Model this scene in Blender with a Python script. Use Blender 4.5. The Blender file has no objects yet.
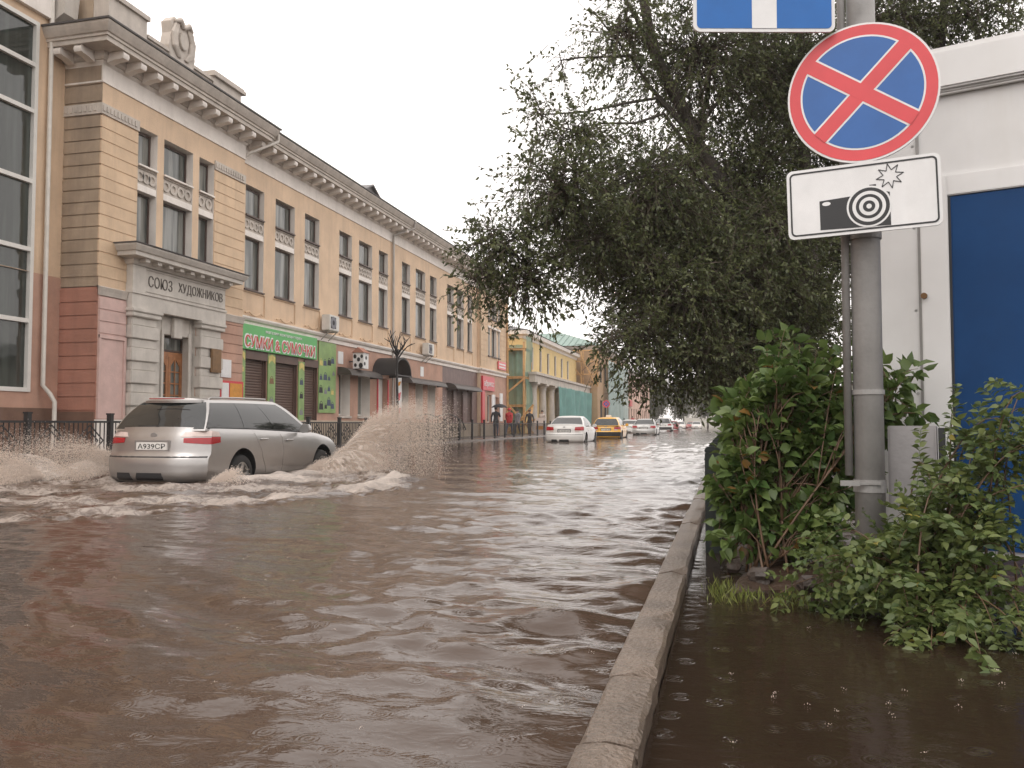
import bpy, bmesh, math, random
import numpy as np
from mathutils import Vector, Matrix
R = math.radians
scene = bpy.context.scene
C = scene.collection
random.seed(7); RNG = np.random.default_rng(7)

# ------------------------------------------------------------------ camera, sky, light, exposure
cam = bpy.data.objects.new('camera', bpy.data.cameras.new('camera')); C.objects.link(cam)
cam.data.sensor_width = 36.0; cam.data.lens = 850 / 1024 * 36.0
cam.location = (0, 0, 0.82); cam.rotation_euler = (R(90 + 2.69), 0, R(14.25))
cam.data.clip_start = 0.05; cam.data.clip_end = 3000
scene.camera = cam
SUN_EL, SUN_AZ = 50, 200
world = bpy.data.worlds.new('World'); scene.world = world; world.use_nodes = True
wn = world.node_tree.nodes; wl = world.node_tree.links
bg = wn['Background']
sky = wn.new('ShaderNodeTexSky'); sky.sky_type = 'NISHITA'; sky.sun_disc = False
sky.sun_elevation = R(SUN_EL); sky.sun_rotation = R(SUN_AZ); sky.dust_density = 6; sky.air_density = 1.2
hs = wn.new('ShaderNodeHueSaturation'); hs.inputs['Saturation'].default_value = 0.08
cloud = wn.new('ShaderNodeMix'); cloud.data_type = 'RGBA'      # closed rain cloud: almost one even white
cloud.inputs['Factor'].default_value = 0.8
cloud.inputs['B'].default_value = (13.8, 13.1, 12.7, 1)
wl.new(sky.outputs['Color'], hs.inputs['Color']); wl.new(hs.outputs['Color'], cloud.inputs['A'])
wl.new(cloud.outputs['Result'], bg.inputs['Color']); bg.inputs['Strength'].default_value = 0.13
sun = bpy.data.objects.new('sun', bpy.data.lights.new('sun', 'SUN')); C.objects.link(sun)
sun.data.energy = 0.5; sun.data.angle = R(30); sun.data.color = (1, .96, .91)
sun.rotation_euler = (R(90 - SUN_EL), 0, R(180 - SUN_AZ))
scene.view_settings.view_transform = 'Standard'; scene.view_settings.look = 'None'
scene.view_settings.exposure = 0.14; scene.view_settings.gamma = 1
scene.view_settings.use_curve_mapping = False
scene.render.engine = 'CYCLES'
scene.cycles.use_denoising = True
scene.cycles.volume_bounces = 1; scene.cycles.max_bounces = 6; scene.cycles.diffuse_bounces = 3; scene.cycles.glossy_bounces = 3
scene.cycles.transparent_max_bounces = 12; scene.cycles.caustics_reflective = False; scene.cycles.caustics_refractive = False

# ------------------------------------------------------------------ materials
def newmat(name):
    m = bpy.data.materials.new(name); m.use_nodes = True
    nt = m.node_tree; return m, nt, nt.nodes, nt.links, nt.nodes['Principled BSDF']
def mat(name, col, rough=.6, var=.16, scale=2.5, bump=0., bscale=30., metal=0., spec=.5, streak=0., dirt=(.16, .13, .11), coat=0.):
    m, nt, N, L, P = newmat(name)
    tc = N.new('ShaderNodeTexCoord')
    no = N.new('ShaderNodeTexNoise'); no.inputs['Scale'].default_value = scale; no.inputs['Detail'].default_value = 6
    no.inputs['Roughness'].default_value = .65
    L.new(tc.outputs['Object'], no.inputs['Vector'])
    mr = N.new('ShaderNodeMapRange'); mr.inputs['From Min'].default_value = .3; mr.inputs['From Max'].default_value = .7
    mr.inputs['To Min'].default_value = 1 - var; mr.inputs['To Max'].default_value = 1 + var
    L.new(no.outputs['Fac'], mr.inputs['Value'])
    mx = N.new('ShaderNodeVectorMath'); mx.operation = 'SCALE'; mx.inputs[0].default_value = col
    L.new(mr.outputs['Result'], mx.inputs['Scale']); out = mx.outputs['Vector']
    if streak:
        mp = N.new('ShaderNodeMapping'); mp.inputs['Scale'].default_value = (2.2, 2.2, .22)
        L.new(tc.outputs['Object'], mp.inputs['Vector'])
        n2 = N.new('ShaderNodeTexNoise'); n2.inputs['Scale'].default_value = 1.3; n2.inputs['Detail'].default_value = 8
        n2.inputs['Roughness'].default_value = .7
        L.new(mp.outputs['Vector'], n2.inputs['Vector'])
        r2 = N.new('ShaderNodeMapRange'); r2.inputs['From Min'].default_value = .48; r2.inputs['From Max'].default_value = .78
        r2.inputs['To Max'].default_value = streak; L.new(n2.outputs['Fac'], r2.inputs['Value'])
        m2 = N.new('ShaderNodeMix'); m2.data_type = 'RGBA'; m2.inputs['B'].default_value = (*dirt, 1)
        L.new(r2.outputs['Result'], m2.inputs['Factor']); L.new(out, m2.inputs['A']); out = m2.outputs['Result']
    L.new(out, P.inputs['Base Color'])
    P.inputs['Roughness'].default_value = rough; P.inputs['Metallic'].default_value = metal
    P.inputs['Specular IOR Level'].default_value = spec; P.inputs['Coat Weight'].default_value = coat
    P.inputs['Coat Roughness'].default_value = .06
    if bump:
        nb = N.new('ShaderNodeTexNoise'); nb.inputs['Scale'].default_value = bscale; nb.inputs['Detail'].default_value = 4
        L.new(tc.outputs['Object'], nb.inputs['Vector'])
        b = N.new('ShaderNodeBump'); b.inputs['Strength'].default_value = bump; b.inputs['Distance'].default_value = .02
        L.new(nb.outputs['Fac'], b.inputs['Height']); L.new(b.outputs['Normal'], P.inputs['Normal'])
    return m
M = {}
def mk(k, *a, **kw): M[k] = mat(k, *a, **kw)
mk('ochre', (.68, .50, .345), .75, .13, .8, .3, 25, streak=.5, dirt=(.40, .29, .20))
mk('ochre_course', (.66, .485, .325), .75, .15, 1.1, .3, 25, streak=.5, dirt=(.33, .22, .14))
mk('ochre_shaded', (.37, .285, .205), .8, .25, 1.0, .3, 25, streak=.6, dirt=(.19, .15, .125))  # ochre darkened to carry the shade on the end wall; streaks are dirt
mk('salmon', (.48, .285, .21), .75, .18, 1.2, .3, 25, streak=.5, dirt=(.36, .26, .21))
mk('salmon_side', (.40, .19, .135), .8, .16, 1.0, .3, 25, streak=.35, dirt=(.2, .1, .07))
mk('pink', (.60, .42, .38), .75, .12, 2.2, .25, 25, streak=.3, dirt=(.4, .3, .26))
mk('white_plaster', (.80, .745, .69), .7, .1, 1.5, .2, 25, streak=.3, dirt=(.4, .36, .32))
mk('grey_plaster', (.54, .485, .43), .75, .16, 2.0, .3, 30, streak=.4, dirt=(.22, .2, .18))
mk('portal_stone', (.56, .52, .47), .7, .14, 2.0, .3, 35, streak=.35, dirt=(.26, .24, .21))
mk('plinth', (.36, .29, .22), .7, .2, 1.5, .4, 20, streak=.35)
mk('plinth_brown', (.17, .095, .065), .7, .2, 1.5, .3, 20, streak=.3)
mk('lead', (.10, .095, .095), .55, .3, 2.0)
mk('roof_metal', (.14, .13, .13), .5, .2, 2.0)
mk('roof_green', (.20, .29, .25), .5, .12, 1.0)
mk('frame_brown', (.075, .045, .035), .5, .2, 6)
mk('frame_white', (.72, .70, .66), .45, .06, 4)
mk('pipe_white', (.66, .62, .56), .45, .12, 3, streak=.25)
mk('pipe_grey', (.40, .37, .34), .45, .12, 3)
mk('wood', (.33, .135, .05), .4, .3, 7, .1, 30)
mk('timber', (.50, .29, .12), .7, .25, 4, .2, 25)
mk('sign_green', (.085, .40, .10), .4, .08, 2, streak=.12)
mk('poster_green', (.23, .36, .12), .45, .2, 2.5)
mk('poster_yellow', (.58, .48, .14), .45, .2, 6)
mk('sign_white', (.76, .755, .75), .4, .08, 4, streak=.28, dirt=(.55, .52, .48))
mk('sign_red', (.60, .035, .05), .35, .08, 3)
mk('road_red', (.66, .065, .075), .32, .08, 5, streak=.12, dirt=(.5, .06, .07))
mk('road_blue', (.022, .115, .37), .32, .08, 5)
mk('road_blue_bright', (.004, .125, .43), .32, .08, 5)
mk('sign_black', (.02, .02, .021), .45, .1, 4)
mk('sign_back', (.33, .33, .33), .45, .1, 4, metal=.6)
mk('letter_dark', (.10, .085, .07), .6, .2, 6)
mk('letter_red', (.55, .05, .04), .4, .05, 4)
mk('shutter', (.115, .068, .052), .55, .15, 3, streak=.2)
mk('shop_brown', (.155, .095, .085), .5, .22, 4, .2, 20, streak=.3, dirt=(.28, .2, .18))
mk('awning', (.06, .048, .042), .5, .3, 4)
mk('iron', (.022, .021, .022), .5, .2, 5)
mk('green_iron', (.010, .015, .013), .45, .25, 6)
mk('bronze', (.20, .11, .045), .45, .2, 6, metal=.4)
mk('notice', (.60, .26, .03), .5, .2, 5)
mk('pole_grey', (.285, .275, .265), .5, .14, 5, .12, 60, streak=.25, dirt=(.18, .165, .15))
mk('box_grey', (.30, .285, .285), .5, .12, 4, .1, 40, streak=.3, dirt=(.2, .18, .17))
mk('kiosk_white', (.70, .69, .68), .42, .07, 1.5, .12, 5, streak=.4, dirt=(.52, .48, .42))
mk('kiosk_trim', (.72, .71, .70), .4, .05, 2, streak=.18, dirt=(.5, .46, .4))
mk('kiosk_blue', (.006, .047, .15), .5, .12, 2.5, .08, 6, spec=.2, streak=.12, dirt=(.03, .06, .12))
mk('kerb', (.155, .118, .092), .28, .4, 3.5, .8, 55, spec=.5, streak=.45, dirt=(.09, .07, .055))
mk('pavement', (.17, .145, .13), .22, .25, 1.2, .3, 30, spec=.5)
mk('asphalt', (.05, .047, .045), .6, .2, 3)
mk('soil', (.055, .034, .024), .35, .35, 6, 1.0, 25)
mk('stone', (.06, .045, .037), .5, .25, 8, .6, 30)
mk('bark', (.06, .05, .04), .8, .35, 6, 1.0, 25)
mk('twig', (.085, .065, .048), .75, .3, 10)
mk('stem', (.12, .07, .04), .55, .35, 14)
mk('rubber', (.018, .018, .018), .7, .2, 5)
mk('rim', (.50, .50, .50), .3, .1, 5, metal=.9)
mk('black_trim', (.018, .018, .02), .45, .2, 5)
mk('car_silver', (.40, .385, .375), .34, .04, 3, metal=.8, coat=.5)
mk('car_white', (.66, .64, .61), .3, .04, 3, coat=.6)
mk('car_pale', (.42, .41, .395), .3, .04, 3, metal=.3, coat=.6)
mk('car_yellow', (.78, .40, .02), .3, .05, 3, coat=.6)
mk('car_red', (.30, .03, .03), .3, .05, 3, coat=.6)
mk('car_glass', (.022, .024, .024), .04, .1, 3, spec=.7)
mk('lamp_red', (.36, .012, .018), .15, .1, 10, spec=.7)
mk('lamp_clear', (.62, .50, .46), .12, .1, 10, spec=.7)
mk('plate_white', (.72, .70, .67), .4, .05, 5)
mk('skin', (.50, .30, .22), .5, .08, 8)
mk('hair', (.045, .03, .022), .6, .2, 20)
mk('cloth_black', (.028, .028, .033), .8, .2, 10)
mk('cloth_red', (.50, .045, .05), .8, .12, 10)
mk('cloth_grey', (.22, .22, .24), .8, .15, 10)
mk('cloth_denim', (.07, .09, .14), .8, .15, 10)
mk('cloth_pale', (.55, .47, .42), .8, .15, 10)
mk('ac_white', (.68, .66, .62), .45, .08, 5, streak=.2)
mk('yellow_wall', (.66, .49, .22), .75, .1, .6, .2, 15, streak=.15, dirt=(.4, .3, .18))
mk('tan_wall', (.42, .27, .15), .75, .15, .6, .2, 15, streak=.2)
mk('pink_wall', (.62, .42, .33), .75, .12, .3, .2, 15, streak=.2)
mk('pale_wall', (.50, .48, .42), .75, .12, .3)

def glass_mat(name, col, curtain):
    m, nt, N, L, P = newmat(name)
    tc = N.new('ShaderNodeTexCoord'); oi = N.new('ShaderNodeObjectInfo')
    ad = N.new('ShaderNodeVectorMath'); ad.operation = 'ADD'
    L.new(tc.outputs['Object'], ad.inputs[0]); L.new(oi.outputs['Location'], ad.inputs[1])
    mp = N.new('ShaderNodeMapping'); mp.inputs['Scale'].default_value = (1, 5, .35); L.new(ad.outputs['Vector'], mp.inputs['Vector'])
    no = N.new('ShaderNodeTexNoise'); no.inputs['Scale'].default_value = 1.1; no.inputs['Detail'].default_value = 3
    L.new(mp.outputs['Vector'], no.inputs['Vector'])
    cr = N.new('ShaderNodeValToRGB'); cr.color_ramp.elements[0].position = .42; cr.color_ramp.elements[1].position = .62
    cr.color_ramp.elements[0].color = (*col, 1); cr.color_ramp.elements[1].color = (*curtain, 1)
    L.new(no.outputs['Fac'], cr.inputs['Fac']); L.new(cr.outputs['Color'], P.inputs['Base Color'])
    P.inputs['Roughness'].default_value = .04; P.inputs['Specular IOR Level'].default_value = .75
    nb = N.new('ShaderNodeTexNoise'); nb.inputs['Scale'].default_value = .9; L.new(ad.outputs['Vector'], nb.inputs['Vector'])
    b = N.new('ShaderNodeBump'); b.inputs['Strength'].default_value = .12; b.inputs['Distance'].default_value = .05
    L.new(nb.outputs['Fac'], b.inputs['Height']); L.new(b.outputs['Normal'], P.inputs['Normal'])
    return m
M['glass'] = glass_mat('glass', (.05, .056, .05), (.22, .22, .20))
M['stair_glass'] = glass_mat('stair_glass', (.03, .036, .032), (.05, .06, .053))

def leaf_mat(name, a, b, trans=.35, rough=.38, aged=None):
    m, nt, N, L, P = newmat(name)
    at = N.new('ShaderNodeAttribute'); at.attribute_name = 'tint'
    mx = N.new('ShaderNodeMix'); mx.data_type = 'RGBA'; mx.inputs['A'].default_value = (*a, 1); mx.inputs['B'].default_value = (*b, 1)
    L.new(at.outputs['Fac'], mx.inputs['Factor']); L.new(mx.outputs['Result'], P.inputs['Base Color'])
    P.inputs['Roughness'].default_value = rough; P.inputs['Specular IOR Level'].default_value = .45
    if aged:                                                      # a few yellowed leaves among the green
        gt = N.new('ShaderNodeMath'); gt.operation = 'GREATER_THAN'; gt.inputs[1].default_value = .93; L.new(at.outputs['Fac'], gt.inputs[0])
        ma = N.new('ShaderNodeMix'); ma.data_type = 'RGBA'; ma.inputs['B'].default_value = (*aged, 1); L.new(gt.outputs['Value'], ma.inputs['Factor'])
        L.new(mx.outputs['Result'], ma.inputs['A']); mx = ma; L.new(mx.outputs['Result'], P.inputs['Base Color'])
    tr = N.new('ShaderNodeBsdfTranslucent'); L.new(mx.outputs['Result'], tr.inputs['Color'])
    ms = N.new('ShaderNodeMixShader'); ms.inputs['Fac'].default_value = trans
    L.new(P.outputs['BSDF'], ms.inputs[1]); L.new(tr.outputs['BSDF'], ms.inputs[2])
    L.new(ms.outputs['Shader'], N['Material Output'].inputs['Surface'])
    return m
M['elm_leaf'] = leaf_mat('elm_leaf', (.05, .066, .028), (.185, .205, .09), .45)
M['bush_leaf'] = leaf_mat('bush_leaf', (.055, .11, .03), (.17, .225, .065), .32, aged=(.22, .12, .03))
M['shrub_leaf'] = leaf_mat('shrub_leaf', (.065, .11, .034), (.19, .22, .07), .32, aged=(.28, .24, .05))
M['far_leaf'] = leaf_mat('far_leaf', (.07, .085, .04), (.12, .13, .07), .3)
M['grass'] = leaf_mat('grass', (.12, .16, .03), (.24, .26, .07), .3)

def net_mat(name, col, fac):
    m, nt, N, L, P = newmat(name)
    tc = N.new('ShaderNodeTexCoord'); no = N.new('ShaderNodeTexNoise'); no.inputs['Scale'].default_value = 1.1; no.inputs['Detail'].default_value = 5
    L.new(tc.outputs['Object'], no.inputs['Vector'])
    mr = N.new('ShaderNodeMapRange'); mr.inputs['To Min'].default_value = fac - .25; mr.inputs['To Max'].default_value = fac + .25
    L.new(no.outputs['Fac'], mr.inputs['Value'])
    P.inputs['Base Color'].default_value = (*col, 1); P.inputs['Roughness'].default_value = .8
    t = N.new('ShaderNodeBsdfTransparent'); ms = N.new('ShaderNodeMixShader')
    L.new(mr.outputs['Result'], ms.inputs['Fac']); L.new(t.outputs['BSDF'], ms.inputs[1]); L.new(P.outputs['BSDF'], ms.inputs[2])
    L.new(ms.outputs['Shader'], N['Material Output'].inputs['Surface'])
    return m
M['net_green'] = net_mat('net_green', (.17, .29, .22), .72)
M['net_teal'] = net_mat('net_teal', (.17, .36, .33), .82)
M['net_pale'] = net_mat('net_pale', (.40, .52, .50), .75)

def water_mat(name, col, foam=True, ripple=1.0, rings=1.0, rough=.07):
    m, nt, N, L, P = newmat(name)
    tc = N.new('ShaderNodeTexCoord')
    n0 = N.new('ShaderNodeTexNoise'); n0.inputs['Scale'].default_value = .9; n0.inputs['Detail'].default_value = 5
    L.new(tc.outputs['Object'], n0.inputs['Vector'])
    mr = N.new('ShaderNodeMapRange'); mr.inputs['From Min'].default_value = .3; mr.inputs['From Max'].default_value = .7
    mr.inputs['To Min'].default_value = .85; mr.inputs['To Max'].default_value = 1.15; L.new(n0.outputs['Fac'], mr.inputs['Value'])
    sc = N.new('ShaderNodeVectorMath'); sc.operation = 'SCALE'; sc.inputs[0].default_value = col; L.new(mr.outputs['Result'], sc.inputs['Scale'])
    out = sc.outputs['Vector']; P.inputs['Roughness'].default_value = rough
    if foam:
        at = N.new('ShaderNodeAttribute'); at.attribute_name = 'foam'
        nf = N.new('ShaderNodeTexNoise'); nf.inputs['Scale'].default_value = 9; nf.inputs['Detail'].default_value = 8; nf.inputs['Roughness'].default_value = .75
        nf.inputs['Distortion'].default_value = .6
        L.new(tc.outputs['Object'], nf.inputs['Vector'])
        ma = N.new('ShaderNodeMath'); ma.operation = 'ADD'; L.new(at.outputs['Fac'], ma.inputs[0]); L.new(nf.outputs['Fac'], ma.inputs[1])
        r = N.new('ShaderNodeMapRange'); r.inputs['From Min'].default_value = .70; r.inputs['From Max'].default_value = 1.15
        L.new(ma.outputs['Value'], r.inputs['Value'])
        mu = N.new('ShaderNodeMath'); mu.operation = 'MULTIPLY'; mu.use_clamp = True
        g = N.new('ShaderNodeMath'); g.operation = 'MULTIPLY'; g.inputs[1].default_value = 6; g.use_clamp = True
        L.new(at.outputs['Fac'], g.inputs[0]); L.new(r.outputs['Result'], mu.inputs[0]); L.new(g.outputs['Value'], mu.inputs[1])
        mx = N.new('ShaderNodeMix'); mx.data_type = 'RGBA'; mx.inputs['B'].default_value = (.64, .56, .50, 1)
        L.new(mu.outputs['Value'], mx.inputs['Factor']); L.new(out, mx.inputs['A']); out = mx.outputs['Result']
        rr = N.new('ShaderNodeMapRange'); rr.inputs['To Min'].default_value = rough; rr.inputs['To Max'].default_value = .7
        L.new(mu.outputs['Value'], rr.inputs['Value']); L.new(rr.outputs['Result'], P.inputs['Roughness'])
    L.new(out, P.inputs['Base Color']); P.inputs['IOR'].default_value = 1.33
    # small wind ripples, then rings of the rain drops
    mp = N.new('ShaderNodeMapping'); mp.inputs['Scale'].default_value = (4.5, 9, 1); mp.inputs['Rotation'].default_value = (0, 0, R(14))
    L.new(tc.outputs['Object'], mp.inputs['Vector'])
    nb = N.new('ShaderNodeTexNoise'); nb.inputs['Scale'].default_value = 1.6; nb.inputs['Detail'].default_value = 4; nb.inputs['Roughness'].default_value = .55
    nb.inputs['Distortion'].default_value = .5
    L.new(mp.outputs['Vector'], nb.inputs['Vector'])
    b1 = N.new('ShaderNodeBump'); b1.inputs['Strength'].default_value = .26 * ripple; b1.inputs['Distance'].default_value = .02
    L.new(nb.outputs['Fac'], b1.inputs['Height'])
    vo = N.new('ShaderNodeTexVoronoi'); vo.voronoi_dimensions = '2D'; vo.inputs['Scale'].default_value = 7.5; L.new(tc.outputs['Object'], vo.inputs['Vector'])
    s1 = N.new('ShaderNodeMath'); s1.operation = 'MULTIPLY'; s1.inputs[1].default_value = 55; L.new(vo.outputs['Distance'], s1.inputs[0])
    s2 = N.new('ShaderNodeMath'); s2.operation = 'SINE'; L.new(s1.outputs['Value'], s2.inputs[0])
    f1 = N.new('ShaderNodeMapRange'); f1.inputs['From Min'].default_value = .05; f1.inputs['From Max'].default_value = .32
    f1.inputs['To Min'].default_value = 1; f1.inputs['To Max'].default_value = 0; L.new(vo.outputs['Distance'], f1.inputs['Value'])
    sel = N.new('ShaderNodeMath'); sel.operation = 'GREATER_THAN'; sel.inputs[1].default_value = .45
    sp = N.new('ShaderNodeSeparateColor'); L.new(vo.outputs['Color'], sp.inputs['Color']); L.new(sp.outputs['Red'], sel.inputs[0])
    p1 = N.new('ShaderNodeMath'); p1.operation = 'MULTIPLY'; L.new(s2.outputs['Value'], p1.inputs[0]); L.new(f1.outputs['Result'], p1.inputs[1])
    p2 = N.new('ShaderNodeMath'); p2.operation = 'MULTIPLY'; L.new(p1.outputs['Value'], p2.inputs[0]); L.new(sel.outputs['Value'], p2.inputs[1])
    b2 = N.new('ShaderNodeBump'); b2.inputs['Strength'].default_value = .10 * rings; b2.inputs['Distance'].default_value = .01
    L.new(p2.outputs['Value'], b2.inputs['Height']); L.new(b1.outputs['Normal'], b2.inputs['Normal'])
    L.new(b2.outputs['Normal'], P.inputs['Normal'])
    if foam:                                                     # broken, bubbly surface where it froths
        bf = N.new('ShaderNodeBump'); bf.inputs['Distance'].default_value = .06; L.new(nf.outputs['Fac'], bf.inputs['Height'])
        L.new(mu.outputs['Value'], bf.inputs['Strength']); L.new(b2.outputs['Normal'], bf.inputs['Normal']); L.new(bf.outputs['Normal'], P.inputs['Normal'])
    return m
M['flood'] = water_mat('flood', (.070, .045, .032), rough=.045)
M['puddle'] = water_mat('puddle', (.028, .0175, .012), foam=False, ripple=.5, rings=1.8, rough=.05)  # base darkened to carry the dark reflections of kiosk and bush
m, nt, N, L, P = newmat('spray')
P.inputs['Base Color'].default_value = (.95, .87, .80, 1); P.inputs['Roughness'].default_value = .25; P.inputs['IOR'].default_value = 1.33
tr = N.new('ShaderNodeBsdfTranslucent'); tr.inputs['Color'].default_value = (.95, .88, .82, 1)
ms = N.new('ShaderNodeMixShader'); ms.inputs['Fac'].default_value = .65
L.new(P.outputs['BSDF'], ms.inputs[1]); L.new(tr.outputs['BSDF'], ms.inputs[2]); L.new(ms.outputs['Shader'], N['Material Output'].inputs['Surface'])
M['spray'] = m

m, nt, N, L, P = newmat('spray_sheet')                       # torn film of muddy water, streaked along its flight
P.inputs['Base Color'].default_value = (.93, .85, .78, 1); P.inputs['Roughness'].default_value = .3; P.inputs['IOR'].default_value = 1.33
a1 = N.new('ShaderNodeAttribute'); a1.attribute_name = 'age'; a2 = N.new('ShaderNodeAttribute'); a2.attribute_name = 'fan'
cx_ = N.new('ShaderNodeCombineXYZ'); sc1 = N.new('ShaderNodeMath'); sc1.operation = 'MULTIPLY'; sc1.inputs[1].default_value = 5.0
sc2 = N.new('ShaderNodeMath'); sc2.operation = 'MULTIPLY'; sc2.inputs[1].default_value = 26.0
L.new(a1.outputs['Fac'], sc1.inputs[0]); L.new(a2.outputs['Fac'], sc2.inputs[0]); L.new(sc1.outputs['Value'], cx_.inputs['X']); L.new(sc2.outputs['Value'], cx_.inputs['Y'])
nz = N.new('ShaderNodeTexNoise'); nz.inputs['Scale'].default_value = 1.6; nz.inputs['Detail'].default_value = 9; nz.inputs['Roughness'].default_value = .72; nz.inputs['Distortion'].default_value = .5
L.new(cx_.outputs['Vector'], nz.inputs['Vector'])
th = N.new('ShaderNodeMapRange'); th.inputs['From Min'].default_value = 0; th.inputs['From Max'].default_value = 1; th.inputs['To Min'].default_value = .10; th.inputs['To Max'].default_value = -.20
L.new(a1.outputs['Fac'], th.inputs['Value'])
ad = N.new('ShaderNodeMath'); ad.operation = 'ADD'; L.new(nz.outputs['Fac'], ad.inputs[0]); L.new(th.outputs['Result'], ad.inputs[1])
al = N.new('ShaderNodeMapRange'); al.inputs['From Min'].default_value = .40; al.inputs['From Max'].default_value = .66; al.inputs['To Max'].default_value = .92; L.new(ad.outputs['Value'], al.inputs['Value'])
tl = N.new('ShaderNodeBsdfTranslucent'); tl.inputs['Color'].default_value = (.95, .88, .82, 1); m1_ = N.new('ShaderNodeMixShader'); m1_.inputs['Fac'].default_value = .5
L.new(P.outputs['BSDF'], m1_.inputs[1]); L.new(tl.outputs['BSDF'], m1_.inputs[2])
tp = N.new('ShaderNodeBsdfTransparent'); m2_ = N.new('ShaderNodeMixShader'); L.new(al.outputs['Result'], m2_.inputs['Fac']); L.new(tp.outputs['BSDF'], m2_.inputs[1]); L.new(m1_.outputs['Shader'], m2_.inputs[2])
L.new(m2_.outputs['Shader'], N['Material Output'].inputs['Surface'])
M['spray_sheet'] = m

# ------------------------------------------------------------------ mesh helpers
def tag(o, label=None, cat=None, group=None, kind=None):
    for k, v in (('label', label), ('category', cat), ('group', group), ('kind', kind)):
        if v: o[k] = v
    return o
def thing(name, label, cat, loc=(0, 0, 0), rz=0, group=None):
    o = bpy.data.objects.new(name, None); C.objects.link(o); o.empty_display_size = .1
    o.location = loc; o.rotation_euler = (0, 0, rz); return tag(o, label, cat, group)
def link(name, me, parent=None, world=True, loc=None):
    o = bpy.data.objects.new(name, me); C.objects.link(o)
    if parent is not None:
        o.parent = parent
        if world and parent.parent is None and parent.type == 'EMPTY':
            o.matrix_parent_inverse = Matrix.Translation(-Vector(parent.location))
    if loc is not None: o.location = loc
    return o
def dup(o, parent=None):
    c = o.copy(); C.objects.link(c)
    if parent is not None:
        c.parent = parent; c.matrix_parent_inverse = o.matrix_parent_inverse.copy()
    for ch in o.children: dup(ch, c)
    return c
class MB:
    def __init__(s): s.v = []; s.f = []; s.m = []
    def add(s, vs, fs, m=0):
        n = len(s.v); s.v += [tuple(p) for p in vs]; s.f += [tuple(i + n for i in f) for f in fs]; s.m += [m] * len(fs); return s
    def quad(s, a, b, c, d, m=0): return s.add([a, b, c, d], [(0, 1, 2, 3)], m)
    def box(s, x0, x1, y0, y1, z0, z1, m=0):
        return s.add([(x0, y0, z0), (x1, y0, z0), (x1, y1, z0), (x0, y1, z0), (x0, y0, z1), (x1, y0, z1), (x1, y1, z1), (x0, y1, z1)],
                     [(0, 3, 2, 1), (4, 5, 6, 7), (0, 1, 5, 4), (1, 2, 6, 5), (2, 3, 7, 6), (3, 0, 4, 7)], m)
    def bar(s, p0, p1, w, h=None, m=0):        # rectangular bar between two points
        h = h or w; p0 = Vector(p0); p1 = Vector(p1); d = (p1 - p0).normalized()
        a = d.cross(Vector((0, 0, 1)));  a = a.normalized() if a.length > 1e-4 else Vector((1, 0, 0)); b = d.cross(a)
        vs = [p + a * (i * w / 2) + b * (j * h / 2) for p in (p0, p1) for i, j in ((-1, -1), (1, -1), (1, 1), (-1, 1))]
        return s.add(vs, [(3, 2, 1, 0), (4, 5, 6, 7), (0, 1, 5, 4), (1, 2, 6, 5), (2, 3, 7, 6), (3, 0, 4, 7)], m)
    def tube(s, pts, rs, n=8, m=0, cap=True):
        pts = [Vector(p) for p in pts]
        if not hasattr(rs, '__len__'): rs = [rs] * len(pts)
        a0 = None; vs = []
        for i, p in enumerate(pts):
            d = (pts[min(i + 1, len(pts) - 1)] - pts[max(i - 1, 0)]).normalized()
            if a0 is None: a0 = Vector((0, 0, 1)) if abs(d.z) < .9 else Vector((1, 0, 0))
            a = (a0 - d * a0.dot(d)).normalized(); b = d.cross(a); a0 = a
            for k in range(n):
                t = 2 * math.pi * k / n; vs.append(p + (a * math.cos(t) + b * math.sin(t)) * rs[i])
        fs = [(i * n + k, i * n + (k + 1) % n, (i + 1) * n + (k + 1) % n, (i + 1) * n + k) for i in range(len(pts) - 1) for k in range(n)]
        if cap: fs += [tuple(range(n))[::-1], tuple((len(pts) - 1) * n + k for k in range(n))]
        return s.add(vs, fs, m)
    def cyl(s, p0, p1, r, n=16, m=0): return s.tube([p0, p1], r, n, m)
    def prism(s, outline, fn, d0, d1, m=0):    # outline of (a,b); fn(a,b,d) -> xyz
        n = len(outline); vs = [fn(a, b, d0) for a, b in outline] + [fn(a, b, d1) for a, b in outline]
        return s.add(vs, [tuple(range(n))[::-1], tuple(range(n, 2 * n))] + [(i, (i + 1) % n, n + (i + 1) % n, n + i) for i in range(n)], m)
    def ring(s, r0, r1, fn, d0, d1, n=48, m=0):
        vs = []
        for k in range(n):
            t = 2 * math.pi * k / n; c, q = math.cos(t), math.sin(t)
            vs += [fn(r0 * c, r0 * q, d1), fn(r1 * c, r1 * q, d1), fn(r1 * c, r1 * q, d0), fn(r0 * c, r0 * q, d0)]
        fs = []
        for k in range(n):
            a, b = 4 * k, 4 * ((k + 1) % n)
            for j in range(4): fs.append((a + j, a + (j + 1) % 4, b + (j + 1) % 4, b + j))
        return s.add(vs, fs, m)
    def sweep(s, path, prof, m=0):             # profile (out, z) carried along a plan path with mitred corners; out = right of travel
        n = len(path); P = [Vector((x, y)) for x, y in path]; offs = []
        for i in range(n):
            ds = []
            if i > 0: ds.append((P[i] - P[i - 1]).normalized())
            if i < n - 1: ds.append((P[i + 1] - P[i]).normalized())
            ns = [Vector((d.y, -d.x)) for d in ds]
            if len(ns) == 1: offs.append(ns[0])
            else:
                b = (ns[0] + ns[1]); offs.append(b / (1 + ns[0].dot(ns[1])) if 1 + ns[0].dot(ns[1]) > .05 else ns[0])
        k = len(prof); vs = [(P[i].x + offs[i].x * o, P[i].y + offs[i].y * o, z) for i in range(n) for o, z in prof]
        fs = [(i * k + j, i * k + (j + 1) % k, (i + 1) * k + (j + 1) % k, (i + 1) * k + j) for i in range(n - 1) for j in range(k)]
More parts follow.
